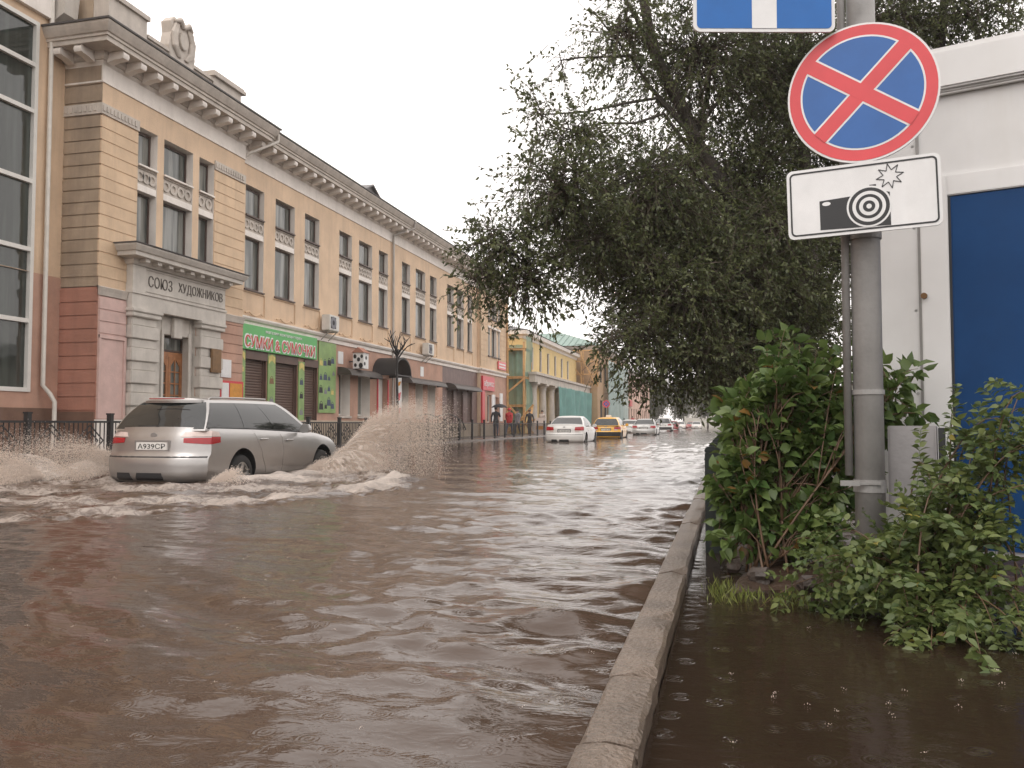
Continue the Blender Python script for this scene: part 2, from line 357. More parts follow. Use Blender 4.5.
        fs += [tuple(range(k))[::-1], tuple((n - 1) * k + j for j in range(k))]
        return s.add(vs, fs, m)
    def mesh(s, name, mats, smooth=False, angle=None, bevel=0):
        me = bpy.data.meshes.new(name); me.from_pydata(s.v, [], s.f)
        mats = mats if isinstance(mats, (list, tuple)) else [mats]
        for q in mats: me.materials.append(M[q] if isinstance(q, str) else q)
        me.polygons.foreach_set('material_index', s.m)
        bm = bmesh.new(); bm.from_mesh(me); bmesh.ops.recalc_face_normals(bm, faces=bm.faces)
        if bevel: bmesh.ops.bevel(bm, geom=[e for e in bm.edges if len(e.link_faces) == 2 and e.calc_face_angle(0) > .5], offset=bevel, segments=2, affect='EDGES', clamp_overlap=True)
        bm.to_mesh(me); bm.free()
        if smooth or angle:
            me.polygons.foreach_set('use_smooth', [True] * len(me.polygons))
            if angle: me.set_sharp_from_angle(angle=R(angle))
        me.update(); return me
    def build(s, name, mats, parent=None, world=True, smooth=False, angle=None, bevel=0, loc=None):
        return link(name, s.mesh(name, mats, smooth, angle, bevel), parent, world, loc)
def np_mesh(name, verts, faces, mats, tint=None, attr='tint', smooth=False):
    me = bpy.data.meshes.new(name); V = np.asarray(verts, np.float32); F = np.asarray(faces, np.int32); k = F.shape[1]
    me.vertices.add(len(V)); me.vertices.foreach_set('co', V.ravel())
    me.loops.add(F.size); me.loops.foreach_set('vertex_index', F.ravel())
    me.polygons.add(len(F)); me.polygons.foreach_set('loop_start', np.arange(0, F.size, k, dtype=np.int32))
    me.polygons.foreach_set('loop_total', np.full(len(F), k, np.int32))
    for q in (mats if isinstance(mats, list) else [mats]): me.materials.append(M[q])
    if tint is not None:
        a = me.attributes.new(attr, 'FLOAT', 'FACE' if len(tint) == len(F) else 'POINT'); a.data.foreach_set('value', np.asarray(tint, np.float32))
    if smooth: me.polygons.foreach_set('use_smooth', np.ones(len(F), bool))
    me.update(calc_edges=True); me.validate(); return me
def text_mesh(name, body, size, m, extrude=.01, offset=0, space=1.0):
    cu = bpy.data.curves.new(name, 'FONT'); cu.body = body; cu.size = size; cu.extrude = extrude; cu.offset = offset
    cu.align_x = 'CENTER'; cu.align_y = 'CENTER'; cu.space_character = space; cu.resolution_u = 3
    o = bpy.data.objects.new(name, cu); C.objects.link(o)
    dg = bpy.context.evaluated_depsgraph_get(); me = bpy.data.meshes.new_from_object(o.evaluated_get(dg))
    bpy.data.objects.remove(o); bpy.data.curves.remove(cu)
    me.materials.clear(); me.materials.append(M[m]); return me
def text_fit(me, w, h):
    xs = [v.co.x for v in me.vertices]; ys = [v.co.y for v in me.vertices]
    cx, cy = (max(xs) + min(xs)) / 2, (max(ys) + min(ys)) / 2; sx, sy = w / (max(xs) - min(xs)), h / (max(ys) - min(ys))
    for v in me.vertices: v.co.x = (v.co.x - cx) * sx; v.co.y = (v.co.y - cy) * sy
# text on a wall facing +X: letter x runs along +Y, letter y along Z
WALLROT = Matrix(((0, 0, 1, 0), (1, 0, 0, 0), (0, 1, 0, 0), (0, 0, 0, 1)))
def wall_text(name, body, parent, x, y0, y1, z0, z1, m, ext=.01, off=0):
    me = text_mesh(name, body, .5, m, ext, off); text_fit(me, y1 - y0, z1 - z0)
    me.transform(Matrix.Translation((x, (y0 + y1) / 2, (z0 + z1) / 2)) @ WALLROT); return link(name, me, parent)

# ------------------------------------------------------------------ the setting: ground, road, water, pavement, kerb
MB().quad((-600, -400, -.75), (600, -400, -.75), (600, 900, -.75), (-600, 900, -.75)).build('ground', 'soil')['kind'] = 'structure'
MB().box(-11.7, -.37, -30, 420, -.6, -.3).build('road', 'asphalt')['kind'] = 'structure'
mb = MB()
for k in range(-10, 60):                                             # slabs of the far pavement, lightly out of level
    mb.box(-29.9, -11.72, k * 4.0, k * 4.0 + 3.995, -.6, .075 + .006 * math.sin(k * 2.3))
mb.build('pavement', 'pavement')['kind'] = 'structure'
MB().box(-.199, 30, -20, 420, -.6, -.11).build('footpath', 'asphalt')['kind'] = 'structure'

# kerb stones along the near side
ys = [-6.0, -4.8, -3.6, -2.4, -1.25, -.1, 1.02, 2.06, 2.62, 3.42, 4.5, 5.7]
while ys[-1] < 60: ys.append(ys[-1] + 1.05 + .1 * random.random())
bmk = MB()
for a, b in zip(ys[:-1], ys[1:]):
    dx = random.uniform(-.004, .004); dz = random.uniform(-.004, .005); n = 8
    rows = []
    for i in range(n + 1):
        t = i / n; y = a + .007 + (b - a - .014) * t; w = .004 * math.sin(i * 1.7 + a * 3)
        chip = random.choice((.03, .015, .04)) if i in (0, n) and random.random() < .75 else (.012 if random.random() < .2 else 0)
        rows.append([(-.358 + dx, y, -.5), (-.358 + dx + w * .3, y, .047 + dz), (-.350 + dx + w * .5 + chip * .4, y, .058 + dz + w * .3 - chip * .3), (-.29 + dx, y, .061 + dz + w * .2),
                     (-.228 + dx + w * .6 - chip * .5, y, .06 + dz - chip * .4), (-.217 + dx + w * .7, y, .048 + dz), (-.214 + dx, y, -.5)])
    vs = [p for r in rows for p in r]; k = 7
    fs = [(i * k + j, i * k + j + 1, (i + 1) * k + j + 1, (i + 1) * k + j) for i in range(n) for j in range(k - 1)] + [tuple(range(k))[::-1], tuple(n * k + j for j in range(k))]
    bmk.add(vs, fs)
bmk.build('kerb', 'kerb', angle=22)['kind'] = 'structure'

# flood water on the road: real waves, higher by the kerb and round the car
def sines(x, y, n, lam0, lam1, ang0, spread, rng, cusp=0.):
    h = np.zeros_like(x)
    for _ in range(n):
        lam = math.exp(rng.uniform(math.log(lam0), math.log(lam1))); a = R(ang0 + rng.normal() * spread); k = 2 * math.pi / lam
        ph = (x * math.cos(a) + y * math.sin(a)) * k + rng.uniform(0, 6.28)
        s = np.sin(ph); h += lam * (s if not cusp else (1 - cusp) * s + cusp * (1 - 2 * np.abs(np.sin(ph / 2))))
    return h / math.sqrt(n)
xs = np.concatenate([np.arange(-12.0, -7, .07), np.arange(-7, -.33, .042)])
ys = [-8.0]
while ys[-1] < 410:
    y = ys[-1]; ys.append(y + (.3 if y < .9 else min(1.6, max(.03, .36 * y * y / 700 + .012))))
ys = np.array(ys); X, Y = np.meshgrid(xs, ys)
rw = np.random.default_rng(3)
wx = X + .10 * np.sin(1.7 * Y + .6) + .07 * np.sin(2.9 * X + 1.1 * Y); wy = Y + .12 * np.sin(1.3 * X - .7 * Y) + .05 * np.sin(3.7 * X + 1.9)
calm = sines(wx, wy, 14, .40, 1.3, 66, 15, rw) * .0095 + sines(wx, wy, 8, .16, .3, 70, 24, rw) * .008
chop = sines(wx, wy, 16, .22, .8, 75, 32, rw, .6) * .037
patch = .5 + .5 * np.tanh(2 * sines(X, Y, 8, 2.2, 5, 40, 60, rw) / 3)
sm = lambda a, b, t: (lambda q: q * q * (3 - 2 * q))(np.clip((t - a) / (b - a), 0, 1))
near_kerb = sm(-3.4, -1.2, X) * sm(2.0, 4.0, Y + .5) * (1 - .5 * sm(9, 16, Y))
mid = sm(9, 14, Y) * .5
fine = sines(wx, wy, 14, .10, .26, 70, 35, rw, .4) * .016
H = calm * (1 + .8 * sm(-6, -1.5, X)) + chop * np.clip(near_kerb * (.45 + .9 * patch) + mid * (.3 + .7 * patch), 0, 1.3) + fine * (.25 + .75 * near_kerb) * (.3 + patch)
H += .02 * np.exp(-((X + .5 - .12 * np.sin(3 * Y)) / .13) ** 2) * (.5 + .5 * np.sin(7.3 * Y + 2 * np.sin(1.7 * Y))) * sm(1.5, 4, Y)
# wake of the silver car: crest lines that open backwards from its front wheels, churned water between
CX, CY = -8.13, 13.05
turb = sines(X + .3 * np.sin(4 * Y), Y + .3 * np.sin(5 * X), 22, .12, .7, 0, 180, rw, .4)
tmod = .5 + .5 * np.tanh(sines(X, Y, 10, .6, 2.2, 0, 180, rw))
s_ = np.clip(15.2 - Y, 0, 30)
edgeR = -7.1 + 4.1 * (1 - np.exp(-s_ / 3.2)) - .55 * np.clip(s_ - 5.5, 0, 10); edgeL = -9.0 - 2.6 * (1 - np.exp(-s_ / 2.2))
inw = sm(0, .5, edgeR - X) * sm(0, .4, X - edgeL) * sm(15.6, 14.9, Y) * (1 - sm(8.0, 13.5, s_) * .9)
crest = np.exp(-((X - edgeR + .35) / .38) ** 2) * sm(15.6, 14.6, Y) * (1 - sm(5, 10, s_))
crestL = np.exp(-((X - edgeL - .5) / .5) ** 2) * sm(15.6, 14.6, Y) * (1 - sm(5, 9, s_))
behind = np.exp(-((X - CX) / .9) ** 2) * sm(10.8, 10.0, Y) * sm(5, 9, Y)
sideR = np.exp(-((X + 6.75) / .45) ** 2) * sm(10.2, 11.2, Y) * sm(15.6, 14.6, Y)
H += inw * turb * .09 * (.4 + tmod) + crest * (.03 + .07 * tmod + .09 * turb) + crestL * (.06 + .16 * tmod + .12 * turb) + sideR * (.02 + .07 * tmod) - behind * .05
foam = np.clip(.36 * inw * (.35 + .9 * tmod) + .30 * crest * (.4 + .8 * tmod) + .42 * crestL * (.4 + .8 * tmod) + .3 * sideR + .22 * inw * np.clip(turb, 0, 1), 0, 1)
foam *= .95
H *= 1 - sm(60, 160, Y) * .7
ny, nx = X.shape
idx = np.arange(ny * nx).reshape(ny, nx)
F = np.stack([idx[:-1, :-1], idx[:-1, 1:], idx[1:, 1:], idx[1:, :-1]], -1).reshape(-1, 4)
V = np.stack([X, Y, H], -1).reshape(-1, 3)
o = link('flood_water', np_mesh('flood_water', V, F, 'flood', foam.ravel(), 'foam', True)); o['kind'] = 'structure'
# still water on the near footpath
xs = np.concatenate([np.arange(-.215, 2.6, .05), np.arange(2.6, 30, .8)]); ys = np.concatenate([np.arange(-6, 1, .3), np.arange(1, 8, .05), np.arange(8, 60, .6)])
X, Y = np.meshgrid(xs, ys); H = -.012 + .0012 * sines(X, Y, 10, .25, .8, 60, 50, rw)
ny, nx = X.shape; idx = np.arange(ny * nx).reshape(ny, nx)
F = np.stack([idx[:-1, :-1], idx[:-1, 1:], idx[1:, 1:], idx[1:, :-1]], -1).reshape(-1, 4)
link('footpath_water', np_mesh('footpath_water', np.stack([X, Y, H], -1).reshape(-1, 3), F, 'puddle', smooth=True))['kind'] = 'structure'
# soil bed that rises out of the water under the bushes
xs = np.arange(-.13, 5, .05); ys = np.arange(3.9, 16, .06); X, Y = np.meshgrid(xs, ys)
ed = np.minimum(np.minimum((X + .12) * 1.2, (Y - 4.15 - .18 * np.sin(5 * X)) * .8), .6)
H = -.06 + .13 * np.clip(ed, 0, .5) / .5 * 1.0 + .022 * sines(X, Y, 16, .15, .6, 0, 180, rw) * 2 * np.clip(ed * 4, 0, 1)
ny, nx = X.shape; idx = np.arange(ny * nx).reshape(ny, nx)
F = np.stack([idx[:-1, :-1], idx[:-1, 1:], idx[1:, 1:], idx[1:, :-1]], -1).reshape(-1, 4)
link('soil_bed', np_mesh('soil_bed', np.stack([X, Y, H], -1).reshape(-1, 3), F, 'soil', smooth=True))['kind'] = 'structure'

# ------------------------------------------------------------------ the old building with the art union's doorway
def wall_grid(mb, xf, y0, y1, z0, z1, holes, m=0, rm=1):
    ys = sorted({y0, y1, *[h[0] for h in holes], *[h[1] for h in holes]}); zs = sorted({z0, z1, *[h[2] for h in holes], *[h[3] for h in holes]})
    for a, b in zip(ys[:-1], ys[1:]):
        for c, d in zip(zs[:-1], zs[1:]):
            cy, cz = (a + b) / 2, (c + d) / 2
            if any(h[0] < cy < h[1] and h[2] < cz < h[3] for h in holes): continue
            mb.quad((xf, a, c), (xf, b, c), (xf, b, d), (xf, a, d), m)
    for h in holes:
        a, b, c, d, dep = h[:5]; x = xf - dep; r = h[6] if len(h) > 6 else rm
        mb.quad((xf, a, c), (x, a, c), (x, a, d), (xf, a, d), r); mb.quad((xf, b, c), (xf, b, d), (x, b, d), (x, b, c), r)
        mb.quad((xf, a, d), (x, a, d), (x, b, d), (xf, b, d), r); mb.quad((xf, a, c), (xf, b, c), (x, b, c), (x, a, c), r)
        if len(h) > 5 and h[5] is not None: mb.quad((x, a, c), (x, b, c), (x, b, d), (x, a, d), h[5])
XM, XR = -15.2, -15.0
YR0, YR1, YE0, YE1 = 17.65, 24.08, 51.0, 57.5
G = [(24.48, 25.63), (26.38, 27.73), (28.5, 29.66), (31.4, 32.58), (33.3, 34.68), (35.43, 36.48), (38.23, 39.33), (40.11, 41.51), (42.22, 43.29), (45.08, 46.25), (46.84, 48.13), (48.91, 49.88)]
GR = [(19.0, 19.78), (20.06, 21.37), (21.67, 22.42)]
GE = [(52.75, 53.25), (53.6, 54.85), (55.2, 55.7)]
union = thing('art_building', 'long ochre two storey building with white modillion cornice and salmon ground floor', 'building', (-20, 37, 0))
def niche(mb_holes, g, d): mb_holes.append((g[0], g[1], 5.25, 8.68, d, 1))
def window_part(name, xf, y0, y1, z0, z1, parent, fm='frame_brown', gm='glass', bars=1, cross=None):
    key = (round(y1 - y0, 2), round(z1 - z0, 2), fm, bars, cross)
    w, h = y1 - y0, z1 - z0; t = .055
    b = MB()
    b.box(0, .06, 0, t, 0, h); b.box(0, .06, w - t, w, 0, h); b.box(0, .06, t, w - t, 0, t); b.box(0, .06, t, w - t, h - t, h)
    for i in range(bars):
        c = w * (i + 1) / (bars + 1); b.box(.003, .057, c - .03, c + .03, t, h - t)
    if cross: b.box(.005, .052, t, w - t, h * cross - .03, h * cross + .03)
    f = b.build(name, fm, parent, loc=(xf, y0, z0))
    p = MB().box(.012, .03, t * .8, w - t * .8, t * .8, h - t * .8)
    link('pane', p.mesh('pane', gm), f, world=False)
    return f
def rosette_panel(xf, y0, y1, z0, z1, parent):
    b = MB(); h = z1 - z0; b.box(xf - .02, xf, y0 + .015, y1 - .015, z0, z1)
    n = max(2, round((y1 - y0) / .3)); r = h * .34
    for i in range(n):
        cy = y0 + (y1 - y0) * (i + .5) / n
        b.ring(r * .55, r, lambda a, q, d: (xf - .005 + d, cy + a, (z0 + z1) / 2 + q), 0, .045, 14)
    for z in (z0, z1 - .04): b.box(xf, xf + .035, y0 + .015, y1 - .015, z, z + .04)
    return b.build('ornament_panel', 'grey_plaster', parent)
def bay(g, xf, d, parent, side=False):
    x = xf - d
    y0, y1 = g[0] + .01, g[1] - .01; wdt = y1 - y0
    fy1 = y1 - (0 if side else .0)
    window_part('window', x + .005, y0, fy1, 5.27, 6.98, parent, bars=0)
    window_part('window', x + .005, y0, fy1, 7.74, 8.64, parent, bars=0)
    MB().box(x, xf - .01, y0, y1, 6.985, 7.16).build('lintel', 'white_plaster', parent)
    rosette_panel(xf - .07, y0, y1, 7.165, 7.64, parent)
    for z in (7.645, 5.19): MB().box(x, xf + .05, g[0] + .005 if z > 7 else g[0] - .04, g[1] - .005 if z > 7 else g[1] + .04, z, z + .045).build('sill', 'white_plaster' if xf == XR and z > 7 else 'frame_brown', parent)
# upper wall, three planes
b = MB(); hr = []; hm = []; he = []
for g in GR: niche(hr, g, .28)
for g in G:
    niche(hm, g, .24); hm.append((g[0] - .12, g[1] + .12, 4.42, 5.14, .035, 0, 0))
wall_grid(b, XR, YR0, YR1, 4.2, 11.0, hr); wall_grid(b, XM, YR1, YE0, 4.2, 10.6, hm)
for g in GE: he += [(g[0], g[1], 5.25, 7.05, .24, 1), (g[0], g[1], 7.7, 8.7, .24, 1)]
wall_grid(b, XR, YE0, YE1, 4.2, 10.6, he)
b.quad((XM, YR1, .1), (XR, YR1, .1), (XR, YR1, 11), (XM, YR1, 11)); b.quad((XM, YE0, .1), (XR, YE0, .1), (XR, YE0, 10.6), (XM, YE0, 10.6))
b.quad((XR, YE1, .1), (-28, YE1, .1), (-28, YE1, 10.6), (XR, YE1, 10.6)); b.quad((-28, YR0, .1), (-28, YE1, .1), (-28, YE1, 10.6), (-28, YR0, 10.6))
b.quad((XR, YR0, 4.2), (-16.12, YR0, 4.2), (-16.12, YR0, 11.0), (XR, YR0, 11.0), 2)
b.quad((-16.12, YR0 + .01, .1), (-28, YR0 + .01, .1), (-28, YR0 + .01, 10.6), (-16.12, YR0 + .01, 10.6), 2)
b.build('upper_wall', ['ochre', 'white_plaster', 'ochre_shaded'], union)
for g in GR: bay(g, XR, .28, union)
for g in G: bay(g, XM, .24, union)
for g in GE:
    window_part('window', XR - .235, g[0] + .01, g[1] - .01, 5.27, 7.04, union, bars=1 if g[1] - g[0] > 1 else 0)
    window_part('window', XR - .235, g[0] + .01, g[1] - .01, 7.72, 8.68, union, bars=1 if g[1] - g[0] > 1 else 0)
    for z in (5.18, 7.62): MB().box(XR - .2, XR + .08, g[0] - .04, g[1] + .04, z, z + .07).build('sill', 'frame_brown', union)
    MB().box(XR + .002, XR + .05, g[0] - .1, g[1] + .1, 7.06, 7.2).build('lintel', 'white_plaster', union)
# block courses of the projecting bays
def courses(segs, x0, x1, z0, z1, n, m, parent, side=None, ms=None):
    q = MB(); h = (z1 - z0) / n
    for i in range(n):
        za, zb = z0 + i * h + .018, z0 + (i + 1) * h - .018
        for a, e in segs: q.box(x0, x1, a, e, za, zb)
    return q.build('block_courses', m, parent)
courses([(YR0 - .03, 18.98)], XR - .02, XR + .018, 4.45, 8.5, 13, 'ochre_course', union); courses([(22.44, YR1)], XR - .02, XR + .018, 4.45, 8.5, 13, 'ochre_course', union)
q = MB(); 
for i in range(13):
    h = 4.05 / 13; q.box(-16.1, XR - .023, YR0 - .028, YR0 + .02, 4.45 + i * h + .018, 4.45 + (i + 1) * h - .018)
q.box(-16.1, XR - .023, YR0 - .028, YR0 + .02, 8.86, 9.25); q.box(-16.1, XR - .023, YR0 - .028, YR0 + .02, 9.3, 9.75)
q.build('block_courses', 'ochre_shaded', union)
courses([(YE0, 52.6)], XR - .02, XR + .018, 4.45, 8.9, 13, 'ochre_course', union); courses([(55.85, YE1)], XR - .02, XR + .018, 4.45, 8.9, 13, 'ochre_course', union)
# carved band over the courses
for y0, y1 in ((YR0 - .05, 19.0), (22.42, YR1 + .02)):
    q = MB().box(XR - .01, XR + .045, y0, y1, 8.53, 8.8)
    n = int((y1 - y0) / .13)
    for i in range(n): q.box(XR + .045, XR + .07, y0 + .13 * i + .03, y0 + .13 * i + .1, 8.60, 8.74)
    q.build('carved_band', 'grey_plaster', union)
q = MB().box(-16.1, XR - .012, YR0 - .048, YR0, 8.53, 8.8)
for i in range(7): q.box(-15.2 - .14 * i, -15.13 - .14 * i, YR0 - .07, YR0 - .048, 8.60, 8.74)
q.build('carved_band', 'grey_plaster', union)
# white frieze and cornice swept round the plan
PLAN = [(-16.1, YR0), (XR, YR0), (XR, YR1), (XM, YR1), (XM, YE0), (XR, YE0), (XR, YE1), (-20, YE1)]
MB().sweep(PLAN, [(-.1, 9.33), (.035, 9.33), (.035, 9.37), (.02, 9.38), (.02, 9.78), (.07, 9.84), (.07, 9.87), (-.1, 9.87)]).build('frieze', 'white_plaster', union)
MB().sweep(PLAN, [(-.1, 9.87), (.12, 9.87), (.16, 9.93), (.16, 10.06), (.62, 10.06), (.62, 10.17), (.66, 10.18), (.66, 10.24), (.70, 10.26), (.76, 10.36), (.80, 10.44), (.80, 10.49), (-.1, 10.49)]).build('cornice', 'grey_plaster', union)
MB().sweep(PLAN, [(-.1, 10.493), (.84, 10.493), (.85, 10.53), (-.1, 10.62)]).build('cornice_flashing', 'lead', union)
brk = MB(); brk.prism([(-.0, 10.055), (.44, 10.055), (.47, 10.02), (.48, 9.95), (.45, 9.89), (.38, 9.87), (.2, 9.86), (0, 9.80)], lambda a, c, d: (a, d, c), -.105, .105)
bme = brk.mesh('bracket', 'white_plaster', angle=40)
spots = [(XR + .12, 17.75 + .655 * i) for i in range(10)] + [(XM + .12, 24.55 + .72 * i) for i in range(37)] + [(XR + .12, 51.1 + .7 * i) for i in range(10)]
for x, y in spots: link('bracket', bme, union, loc=(x, y, 0))
for x in (-15.25, -15.85):
    o = link('bracket', bme, union, loc=(x, YR0 - .12, 0)); o.rotation_euler.z = -math.pi / 2
# attic wall with carved crest
MB().box(-15.45, -15.0, 17.8, 19.25, 10.55, 11.62).box(-15.5, -14.93, 17.75, 19.3, 11.62, 11.74).box(-15.4, -15.05, 19.3, 22.3, 10.55, 11.2).box(-15.45, -14.99, 19.3, 22.3, 11.2, 11.29) \
    .box(-15.45, -15.0, 22.3, 23.8, 10.55, 11.36).box(-15.55, -14.9, 22.22, 23.95, 11.36, 11.46).box(-15.52, -14.94, 22.26, 23.9, 11.46, 11.53).build('attic_wall', 'grey_plaster', union)
MB().box(-18.2, -15.45, 17.78, 18.3, 10.55, 11.60).build('attic_wall', 'ochre_shaded', union)
cr = MB(); ol = [(-.52, 0), (-.6, .35), (-.5, .75), (-.55, 1.05), (-.35, 1.25), (-.2, 1.18), (0, 1.36), (.2, 1.18), (.35, 1.25), (.55, 1.05), (.5, .75), (.6, .35), (.52, 0)]
cr.prism(ol, lambda a, c, d: (d, 20.75 + a, 11.05 + c), -15.3, -14.98)
for s in (-1, 1):
    for k in range(3): cr.tube([(-14.96, 20.75 + s * (.1 + .05 * k), 11.2), (-14.94, 20.75 + s * (.32 + .05 * k), 11.45), (-14.94, 20.75 + s * (.36 + .06 * k), 11.8), (-14.95, 20.75 + s * (.2 + .07 * k), 12.15)], [.04, .07, .06, .03], 7)
    cr.tube([(-14.95, 20.75, 12.1), (-14.92, 20.75 + s * .2, 12.25), (-14.95, 20.75 + s * .42, 12.15)], [.06, .09, .04], 7)
cr.ring(.0, .2, lambda a, c, d: (-14.985 + d, 20.75 + a, 11.72 + c * 1.3), 0, .08, 14)
cr.build('crest', 'grey_plaster', union, bevel=.015)
# roof with dormer
MB().add([(XM + .75, YR1, 10.58), (XM + .75, YE1 + .5, 10.58), (-21.5, YE1 - 5, 12.6), (-21.5, YR1, 12.6), (-28.5, YR1, 10.5), (-28.5, YE1 + .5, 10.5)], [(0, 1, 2, 3), (3, 2, 5, 4), (1, 5, 2)]) \
    .add([(XR - .45, YR0 + .1, 10.6), (XR - .45, YR1, 10.6), (-21.5, YR1, 12.61), (-21.5, YR0 + 3, 12.61), (-28.5, YR0, 10.5), (-28.5, YR1, 10.5)], [(0, 1, 2, 3), (3, 2, 5, 4), (0, 3, 4)]).build('roof', 'roof_metal', union)
MB().prism([(34.9, 10.9), (34.9, 11.35), (35.7, 11.72), (36.5, 11.35), (36.5, 10.9)], lambda a, c, d: (d, a, c), -17.0, -15.75) \
    .prism([(34.75, 11.32), (35.7, 11.78), (36.65, 11.32), (36.65, 11.26), (35.7, 11.715), (34.75, 11.26)], lambda a, c, d: (d, a, c), -17.1, -15.6).build('dormer', 'roof_metal', union)
MB().cyl((-15.9, 43.6, 10.7), (-15.9, 43.6, 11.35), .16, 10).box(-16.1, -15.7, 43.4, 43.8, 11.35, 11.42).build('roof_vent', 'roof_metal', union)
# downpipes: from the gutter, back under the cornice, down the wall
def downpipe(y, x, zt, zb, dy=0):
    return MB().tube([(x + .78, y + dy, zt), (x + .78, y + dy, zt - .28), (x + .1, y, zt - .75), (x + .09, y, zt - .95), (x + .09, y, zb)], .055, 10).box(x + .70, x + .86, y + dy - .1, y + dy + .1, zt - .02, zt + .12)
downpipe(36.95, XM, 10.42, .2, .9).build('drain_pipe', 'pipe_grey', union, angle=40)
MB().tube([(XM + .8, 25.1, 10.45), (XM + .8, 25.1, 10.2), (XR + .12, 24.15, 9.55), (XR - .1, 24.13, 9.4)], .05, 10).build('drain_pipe', 'pipe_white', union, angle=40)
downpipe(57.35, XR, 10.42, .3, .2).build('drain_pipe', 'timber', union, angle=40)
# belt course
MB().sweep([(XM, YR1), (XM, YE0), (XR, YE0), (XR, YE1), (-17, YE1)], [(-.05, 4.02), (.05, 4.02), (.05, 4.16), (.12, 4.2), (.16, 4.27), (.16, 4.32), (-.05, 4.36)]).build('belt_course', 'white_plaster', union)
MB().sweep([(XR, YR0), (XR, 18.62)], [(-.03, 4.0), (.05, 4.0), (.07, 4.1), (.1, 4.2), (-.03, 4.25)]).build('belt_course', 'grey_plaster', union); MB().sweep([(XR, 22.85), (XR, YR1)], [(-.03, 4.0), (.05, 4.0), (.07, 4.1), (.1, 4.2), (-.03, 4.25)]).build('belt_course', 'grey_plaster', union)
for y in (25.05, 27.05, 29.1, 31.99, 34, 35.95, 38.8, 40.8, 42.75):                      # carved brackets with garlands under the window aprons
    MB().tube([(XM + .03, y - .55, 4.45), (XM + .05, y - .35, 4.50), (XM + .05, y - .15, 4.42), (XM + .05, y, 4.40), (XM + .05, y + .15, 4.42), (XM + .05, y + .35, 4.50), (XM + .03, y + .55, 4.45)], .028, 6).build('garland', 'ochre_course', union)
# ground floor wall
hg = [(a, c, .55, 3.22, .18, None, 2) for a, c in ((24.55, 25.9), (26.45, 28.03), (28.52, 29.6))]
GW = [(31.48, 32.52), (33.3, 34.55)]; GW2 = [(38.3, 39.2), (40.15, 41.2), (41.95, 43.1)]; GB = [(45.1, 46.3), (46.85, 48.1), (48.9, 49.9)]
hg += [(a, c, 1.15, 2.95, .45, 3, 3) for a, c in GW + GW2] + [(35.4, 36.5, .12, 2.9, .3, None)]
b = MB(); wall_grid(b, XM, YR1, 44.3, .05, 4.05, hg, 0, 1)
b.build('ground_floor_wall', ['salmon', 'salmon', 'shutter', 'white_plaster'], union)
b = MB(); wall_grid(b, XM, 44.3, YE0, .05, 4.05, [(a, c, .95, 3.0, .15, None, 0) for a, c in GB]); b.build('tiled_wall', ['shop_brown', 'shop_brown'], union)
b = MB(); wall_grid(b, XR, YE0, YE1, .05, 4.05, [(52.6, 53.5, .9, 2.7, .2, None), (54.4, 55.5, .1, 2.6, .3, None)]); b.build('ground_floor_wall', ['salmon', 'salmon'], union)
b = MB(); wall_grid(b, XR, YR0, YR1, .05, 4.2, [(19.74, 21.62, .05, 3.84, .5, None, 1)], 0, 1)
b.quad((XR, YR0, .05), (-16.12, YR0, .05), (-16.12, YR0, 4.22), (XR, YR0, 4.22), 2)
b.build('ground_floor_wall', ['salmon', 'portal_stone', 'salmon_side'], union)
q = MB()
for i in range(11):
    z = .95 + i * .295; q.box(XR - .02, XR + .028, 22.76, YR1 - .002, z + .012, z + .283)
q.build('block_courses', 'salmon', union)
q = MB()
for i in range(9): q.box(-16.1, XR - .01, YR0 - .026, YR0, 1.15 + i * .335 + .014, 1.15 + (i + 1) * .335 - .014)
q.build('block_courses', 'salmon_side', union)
q = MB(); q.box(XR, XR + .025, YR0 + .02, 18.64, .95, 3.98)
for z in (3.05, 3.35, 3.65): q.box(XR + .026, XR + .045, YR0 + .03, 18.63, z + .02, z + .28)
q.box(XR + .026, XR + .06, YR0 + .02, YR0 + .1, .95, 3.02); q.box(XR + .026, XR + .06, 18.56, 18.64, .95, 3.02); q.box(XR + .027, XR + .062, YR0 + .02, 18.64, 2.94, 3.03)
q.build('pink_panel', 'pink', union)
MB().box(XR - .01, XR + .07, YR0 - .02, 18.62, .06, .93).build('plinth', 'white_plaster', union)
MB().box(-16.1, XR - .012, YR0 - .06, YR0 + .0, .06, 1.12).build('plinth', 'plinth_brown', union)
MB().sweep([(XM, YR1 + .0), (XM, 35.3)], [(-.05, .06), (.09, .06), (.09, .88), (.06, .95), (-.05, .96)]).build('plinth', 'plinth', union)
MB().sweep([(XM, 36.6), (XM, YE0)], [(-.05, .06), (.09, .06), (.09, .80), (.06, .88), (-.05, .89)]).build('plinth', 'plinth', union)
MB().sweep([(XR, YE0), (XR, 54.3)], [(-.05, .06), (.06, .06), (.06, .78), (-.05, .82)]).sweep([(XR, 55.6), (XR, YE1)], [(-.05, .06), (.06, .06), (.06, .78), (-.05, .82)]).build('plinth', 'plinth', union)
